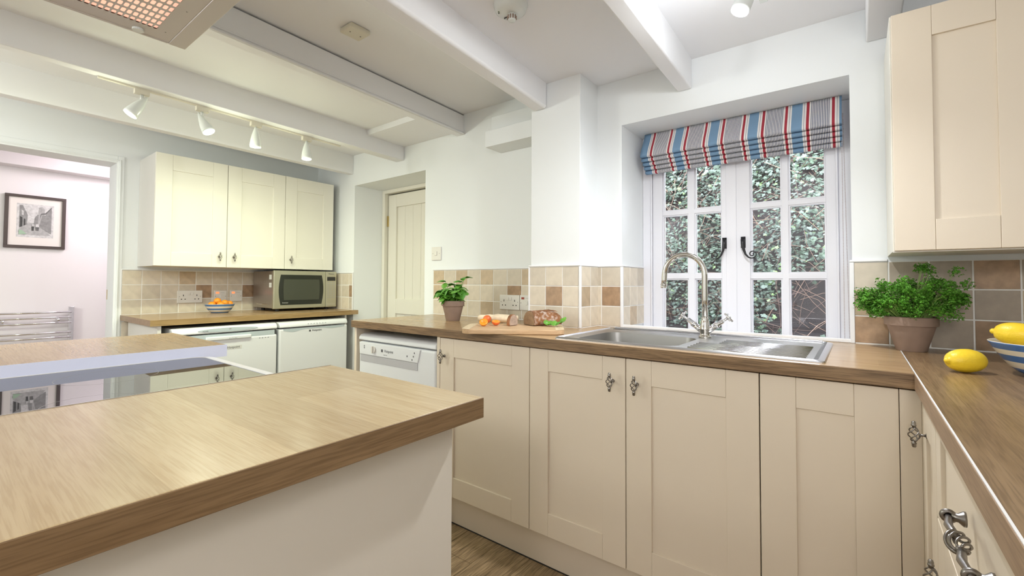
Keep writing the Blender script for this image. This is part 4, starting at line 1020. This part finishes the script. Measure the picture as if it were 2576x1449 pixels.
t = thing('range_cabinet', (-1.38, -2.4, 0), 'white cabinet body below the hob', 'cabinet'); B(-1.715, -1.055, -3.38, -1.515, 0, .861).build('side_panel', M['carc'], t)

# ------------------------------------------------------------------ extractor hood
HZ = 1.86; hx0, hx1, hy1, hy0 = -1.690, -1.095, -1.585, -2.6
t = thing('extractor_hood', (-1.38, -2.1, HZ), 'stainless steel extractor hood with glowing perforated filter', 'extractor hood')
m = MB()
m.box(hx0, hx1, hy1-.045, hy1, HZ, HZ+.035).box(hx0, hx0+.008, hy0, hy1-.046, HZ, HZ+.035).box(hx1-.04, hx1, hy0, hy1-.047, HZ, HZ+.035)
m.build('frame', M['hood'], t, bevel=.002)
m = MB().hexa([(hx0, hy0, HZ+.035), (hx1, hy0, HZ+.035), (hx1, hy1, HZ+.035), (hx0, hy1, HZ+.035)], [(hx0+.15, hy0, HZ+.2), (hx1-.15, hy0, HZ+.2), (hx1-.15, hy1-.15, HZ+.2), (hx0+.15, hy1-.15, HZ+.2)])
m.box(hx0+.2, hx1-.2, -2.3, -1.85, HZ+.2, 2.216); m.build('canopy', M['spotw'], t)
# perforated filter: plate with real holes
m = MB(); fx0, fx1, fy1 = hx0+.008, hx1-.041, hy1-.0458; nx_, ny_ = 14, 34; cwx, cwy = .0345, .0134; gx0 = -1.609-cwx/2; gy1 = -1.681+cwy/2; z = HZ+.002
def qd(a, b, c_, d_): m.add([(a, c_, z), (b, c_, z), (b, d_, z), (a, d_, z)], [(0, 1, 2, 3)])
qd(fx0, fx1, gy1, fy1); qd(fx0, gx0, hy0, gy1); qd(gx0+nx_*cwx, fx1, hy0, gy1); qd(gx0, gx0+nx_*cwx, hy0, gy1-ny_*cwy)
for i in range(nx_):
    for j in range(ny_):
        cx, cy = gx0+(i+.5)*cwx, gy1-(j+.5)*cwy; hx_, hy_ = cwx/2, cwy/2
        hl = [(cx+a*.0115, cy+b*.0047) for a, b in ((1, .6), (.7, 1), (-.7, 1), (-1, .6), (-1, -.6), (-.7, -1), (.7, -1), (1, -.6))]
        cor = [(cx+hx_, cy+hy_), (cx-hx_, cy+hy_), (cx-hx_, cy-hy_), (cx+hx_, cy-hy_)]
        m.add([(x, y, z) for x, y in hl+cor], [(0, 1, 8), (1, 2, 9, 8), (2, 3, 9), (3, 4, 10, 9), (4, 5, 10), (5, 6, 11, 10), (6, 7, 11), (7, 0, 8, 11)])
m.build('filter_plate', M['hood'], t)
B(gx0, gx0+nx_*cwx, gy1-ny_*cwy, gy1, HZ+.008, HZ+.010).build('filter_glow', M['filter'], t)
B(fx0, fx1, hy0, fy1, HZ+.012, HZ+.02).build('inner_plate', M['hood'], t)
MB().tube([(-1.662, -1.71, HZ-.004), (-1.662, -1.71, HZ+.002)], .014, 16).build('latch', M['spotw'], t)
for x, y in ((-1.62, -1.655), (-1.45, -1.652)): MB().tube([(x, y, HZ+.002), (x, y, HZ+.005)], .002, 8).build('screw', M['slot'], t)

# ------------------------------------------------------------------ track lights
def spothead(parent, base_, d, L_=.105, r1=.029):
    """cone body with axis d (towards the beam), hung from base_"""
    d = Vector(d).normalized(); b = Vector(base_)
    B(b.x-.012, b.x+.012, b.y-.028, b.y+.028, b.z-.024, b.z).build('adapter', M['dirty'], parent, bevel=.002)
    MB().tube([b+Vector((0, 0, -.024)), b+Vector((0, 0, -.058))], .0065, 10).build('stalk', M['spotw'], parent, smooth=True)
    c = b+Vector((0, 0, -.062)); q = Vector((0, 0, 1)).rotation_difference(d)
    mt = Matrix.Translation(c-d*.03) @ q.to_matrix().to_4x4()
    pr = [(.0, -.01), (.004, -.008), (.011, .01), (.019, .032), (.0255, .058), (r1, .085), (r1-.001, .094), (r1-.004, .094), (r1-.006, .085)]
    m = MB().lathe([(a, z*L_/.094) for a, z in pr], 22); m.xf(mt); h = m.build('lamp_head', M['spotw'], parent, smooth=True)
    m = MB().lathe([(0, L_*.90), (r1-.0055, L_*.90)], 20); m.xf(mt); m.build('bulb', M['bulb'], h)
    return c-d*.03+d*(L_*1.02), d
t = thing('track_light', (-2.655, -1.0, 2.0), 'white ceiling track with four spotlights over the left worktop', 'track light')
MB().hexa([(-2.607, -1.64, 2.004), (-2.593, -1.64, 2.004), (-2.658, -.45, 2.004), (-2.672, -.45, 2.004)], [(-2.607, -1.64, 2.012), (-2.593, -1.64, 2.012), (-2.658, -.45, 2.012), (-2.672, -.45, 2.012)]).build('track', M['dirty'], t)
GL = (.93, 1.0, .72)
for (x, y), d in zip(((-2.610, -1.486), (-2.624, -1.24), (-2.640, -.977), (-2.656, -.679)), ((-.02, -.50, -.80), (.42, .30, -.9), (-.04, .02, -1.2), (.10, -.02, -1.0))):
    e, dd_ = spothead(t, (x, y, 2.006), d); spot(e, e+dd_+Vector((-.4, 0, 0)), 9.5, GL, 168); point('bulb_spill', e+dd_*.03, .6, GL, .03)
t = thing('track_light', (-.25, -.6, 2.13), 'white spotlight hanging from the ceiling near the window', 'spotlight')
B(-.262, -.238, -1.3, -.3, 2.112, 2.13).build('track', M['spotw'], t)
e, dd_ = spothead(t, (-.25, -.56, 2.085), (-.35, -.22, -.9), .105, .027); MB().tube([(-.25, -.56, 2.085), (-.25, -.56, 2.112)], .006, 8).build('stalk', M['spotw'], t)
spot(e, e+dd_, 34, (.95, .98, 1), 172); point('bulb_spill', e+dd_*.03, 1.7, (.93, .97, 1), .03)

# ------------------------------------------------------------------ ceiling fittings
t = thing('smoke_detector', (-.982, -.808, 2.13), 'round white heat alarm on the ceiling', 'alarm')
MB().lathe([(0, 2.094), (.046, 2.096), (.056, 2.104), (.061, 2.118), (.062, 2.13)], 36, (-.982, -.808, 0)).build('base', M['spotw'], t, smooth=True)
m = MB().lathe([(0, 2.070), (.012, 2.0705), (.0145, 2.073), (.0145, 2.095)], 20, (-.982, -.800, 0))
m.build('sensor', M['spotw'], t, smooth=True)
for k in range(10): a = 2*PI*k/10; B(-.982+.0148*math.cos(a)-.002, -.982+.0148*math.cos(a)+.002, -.800+.0148*math.sin(a)-.002, -.800+.0148*math.sin(a)+.002, 2.076, 2.090).build('slot', M['terra'], t)
for dx, dy, w, mt in ((-.035, -.028, .006, M['text']), (-.03, -.035, .005, M['ivy3']), (-.035, .006, .018, M['text']), (-.038, .010, .018, M['text'])): B(-.982+dx, -.982+dx+w, -.808+dy, -.808+dy+.0015, 2.0935, 2.096).build('marking', mt, t)
t = thing('blanking_box', (-1.711, -.965, 2.216), 'small aged square cover box on the ceiling', 'cover')
B(-1.755, -1.667, -1.013, -.918, 2.196, 2.216).build('cover', M['dirty'], t, bevel=.006, seg=3)
for y in (-.99, -.94): MB().tube([(-1.711, y, 2.1945), (-1.711, y, 2.197)], .003, 8).build('screw', M['pewter'], t)

# ------------------------------------------------------------------ picture and radiator in the hall
XH = -4.9
t = thing('framed_picture', (XH, -1.583, 1.36), 'dark framed black and white street photograph on the hall wall', 'picture')
py0, py1, pz0, pz1 = -1.742, -1.424, 1.364, 1.758
m = MB(); fw_ = .020
m.box(XH, XH+.022, py0, py1, pz0, pz0+fw_).box(XH, XH+.022, py0, py1, pz1-fw_, pz1).box(XH, XH+.022, py0, py0+fw_, pz0+fw_, pz1-fw_).box(XH, XH+.022, py1-fw_, py1, pz0+fw_, pz1-fw_)
m.build('frame', M['frame'], t, bevel=.001)
B(XH, XH+.010, py0+fw_, py1-fw_, pz0+fw_, pz1-fw_).build('mount', M['mount'], t)
a0, a1, b0, b1 = -1.668, -1.501, 1.463, 1.681
def flat(pts, x, mt):
    m = MB(); m.add([(x, a0+(a1-a0)*u, b0+(b1-b0)*v) for u, v in pts], [tuple(range(len(pts)))]); return m
pr = MB(); X_ = XH+.0104
B(X_-.0002, X_, a0-.013, a1+.012, b0-.018, b1+.013).build('print_border', M['g0'], t)
shapes = [([(0, 0), (1, 0), (1, 1), (0, 1)], 0), ([(0, 0), (1, 0), (.80, .22), (.45, .42), (.25, .42), (0, .2)], 1), ([(0, .22), (.24, .36), (.26, .68), (.10, 1), (0, 1)], 2),
          ([(.02, .25), (.10, .28), (.10, .58), (.02, .62)], 4), ([(.14, .30), (.19, .33), (.19, .52), (.14, .56)], 4), ([(.07, .68), (.13, .66), (.13, .80), (.07, .85)], 0),
          ([(.45, .38), (.62, .34), (.62, .7), (.56, .72), (.48, .6)], 2), ([(.58, .36), (.78, .3), (.78, .90), (.70, 1), (.60, .95)], 1), ([(.62, .30), (1, .06), (1, .98), (.8, .70), (.7, .72), (.66, .5)], 2),
          ([(.62, .50), (.68, .72), (.82, .74), (1, .98), (1, 1), (.80, .78), (.66, .76)], 3), ([(.39, .15), (.45, .15), (.46, .34), (.38, .34)], 4), ([(.51, .16), (.60, .16), (.62, .32), (.50, .32)], 3), ([(.50, .28), (.62, .28), (.60, .38), (.52, .38)], 0), ([(.38, .30), (.47, .30), (.44, .38), (.40, .38)], 0), ([(0, 0), (.24, .03), (.1, .14), (0, .16)], 5)]
for k, (pts, mi) in enumerate(shapes): pr.add([(X_+.0002*(k+1), a0+(a1-a0)*u, b0+(b1-b0)*v) for u, v in pts], [tuple(range(len(pts)))], mi)
pr.build('print', [M['g0'], M['g1'], M['g2'], M['g3'], M['g4'], M['gg']], t)
t = thing('towel_radiator', (-4.86, -1.6, .25), 'chrome ladder towel radiator on the hall wall', 'radiator')
xr = -4.855
for y in (-1.381, -1.86): B(xr-.015, xr+.015, y-.016, y+.016, .25, .924).build('upright', M['chrome'], t, bevel=.003)
for z in (.883, .843, .803, .729, .692, .655, .59, .55, .51, .44, .40, .36): MB().tube([(xr+.012, -1.86, z), (xr+.022, -1.75, z), (xr+.026, -1.62, z), (xr+.022, -1.5, z), (xr+.012, -1.381, z)], .0075, 10).build('rail', M['chrome'], t, smooth=True)
for y in (-1.735, -1.452): MB().tube([(xr-.04, y, .826), (xr+.03, y, .826), (xr+.036, y, .826)], [.011, .011, .007], 12).build('bracket', M['chrome'], t, smooth=True)
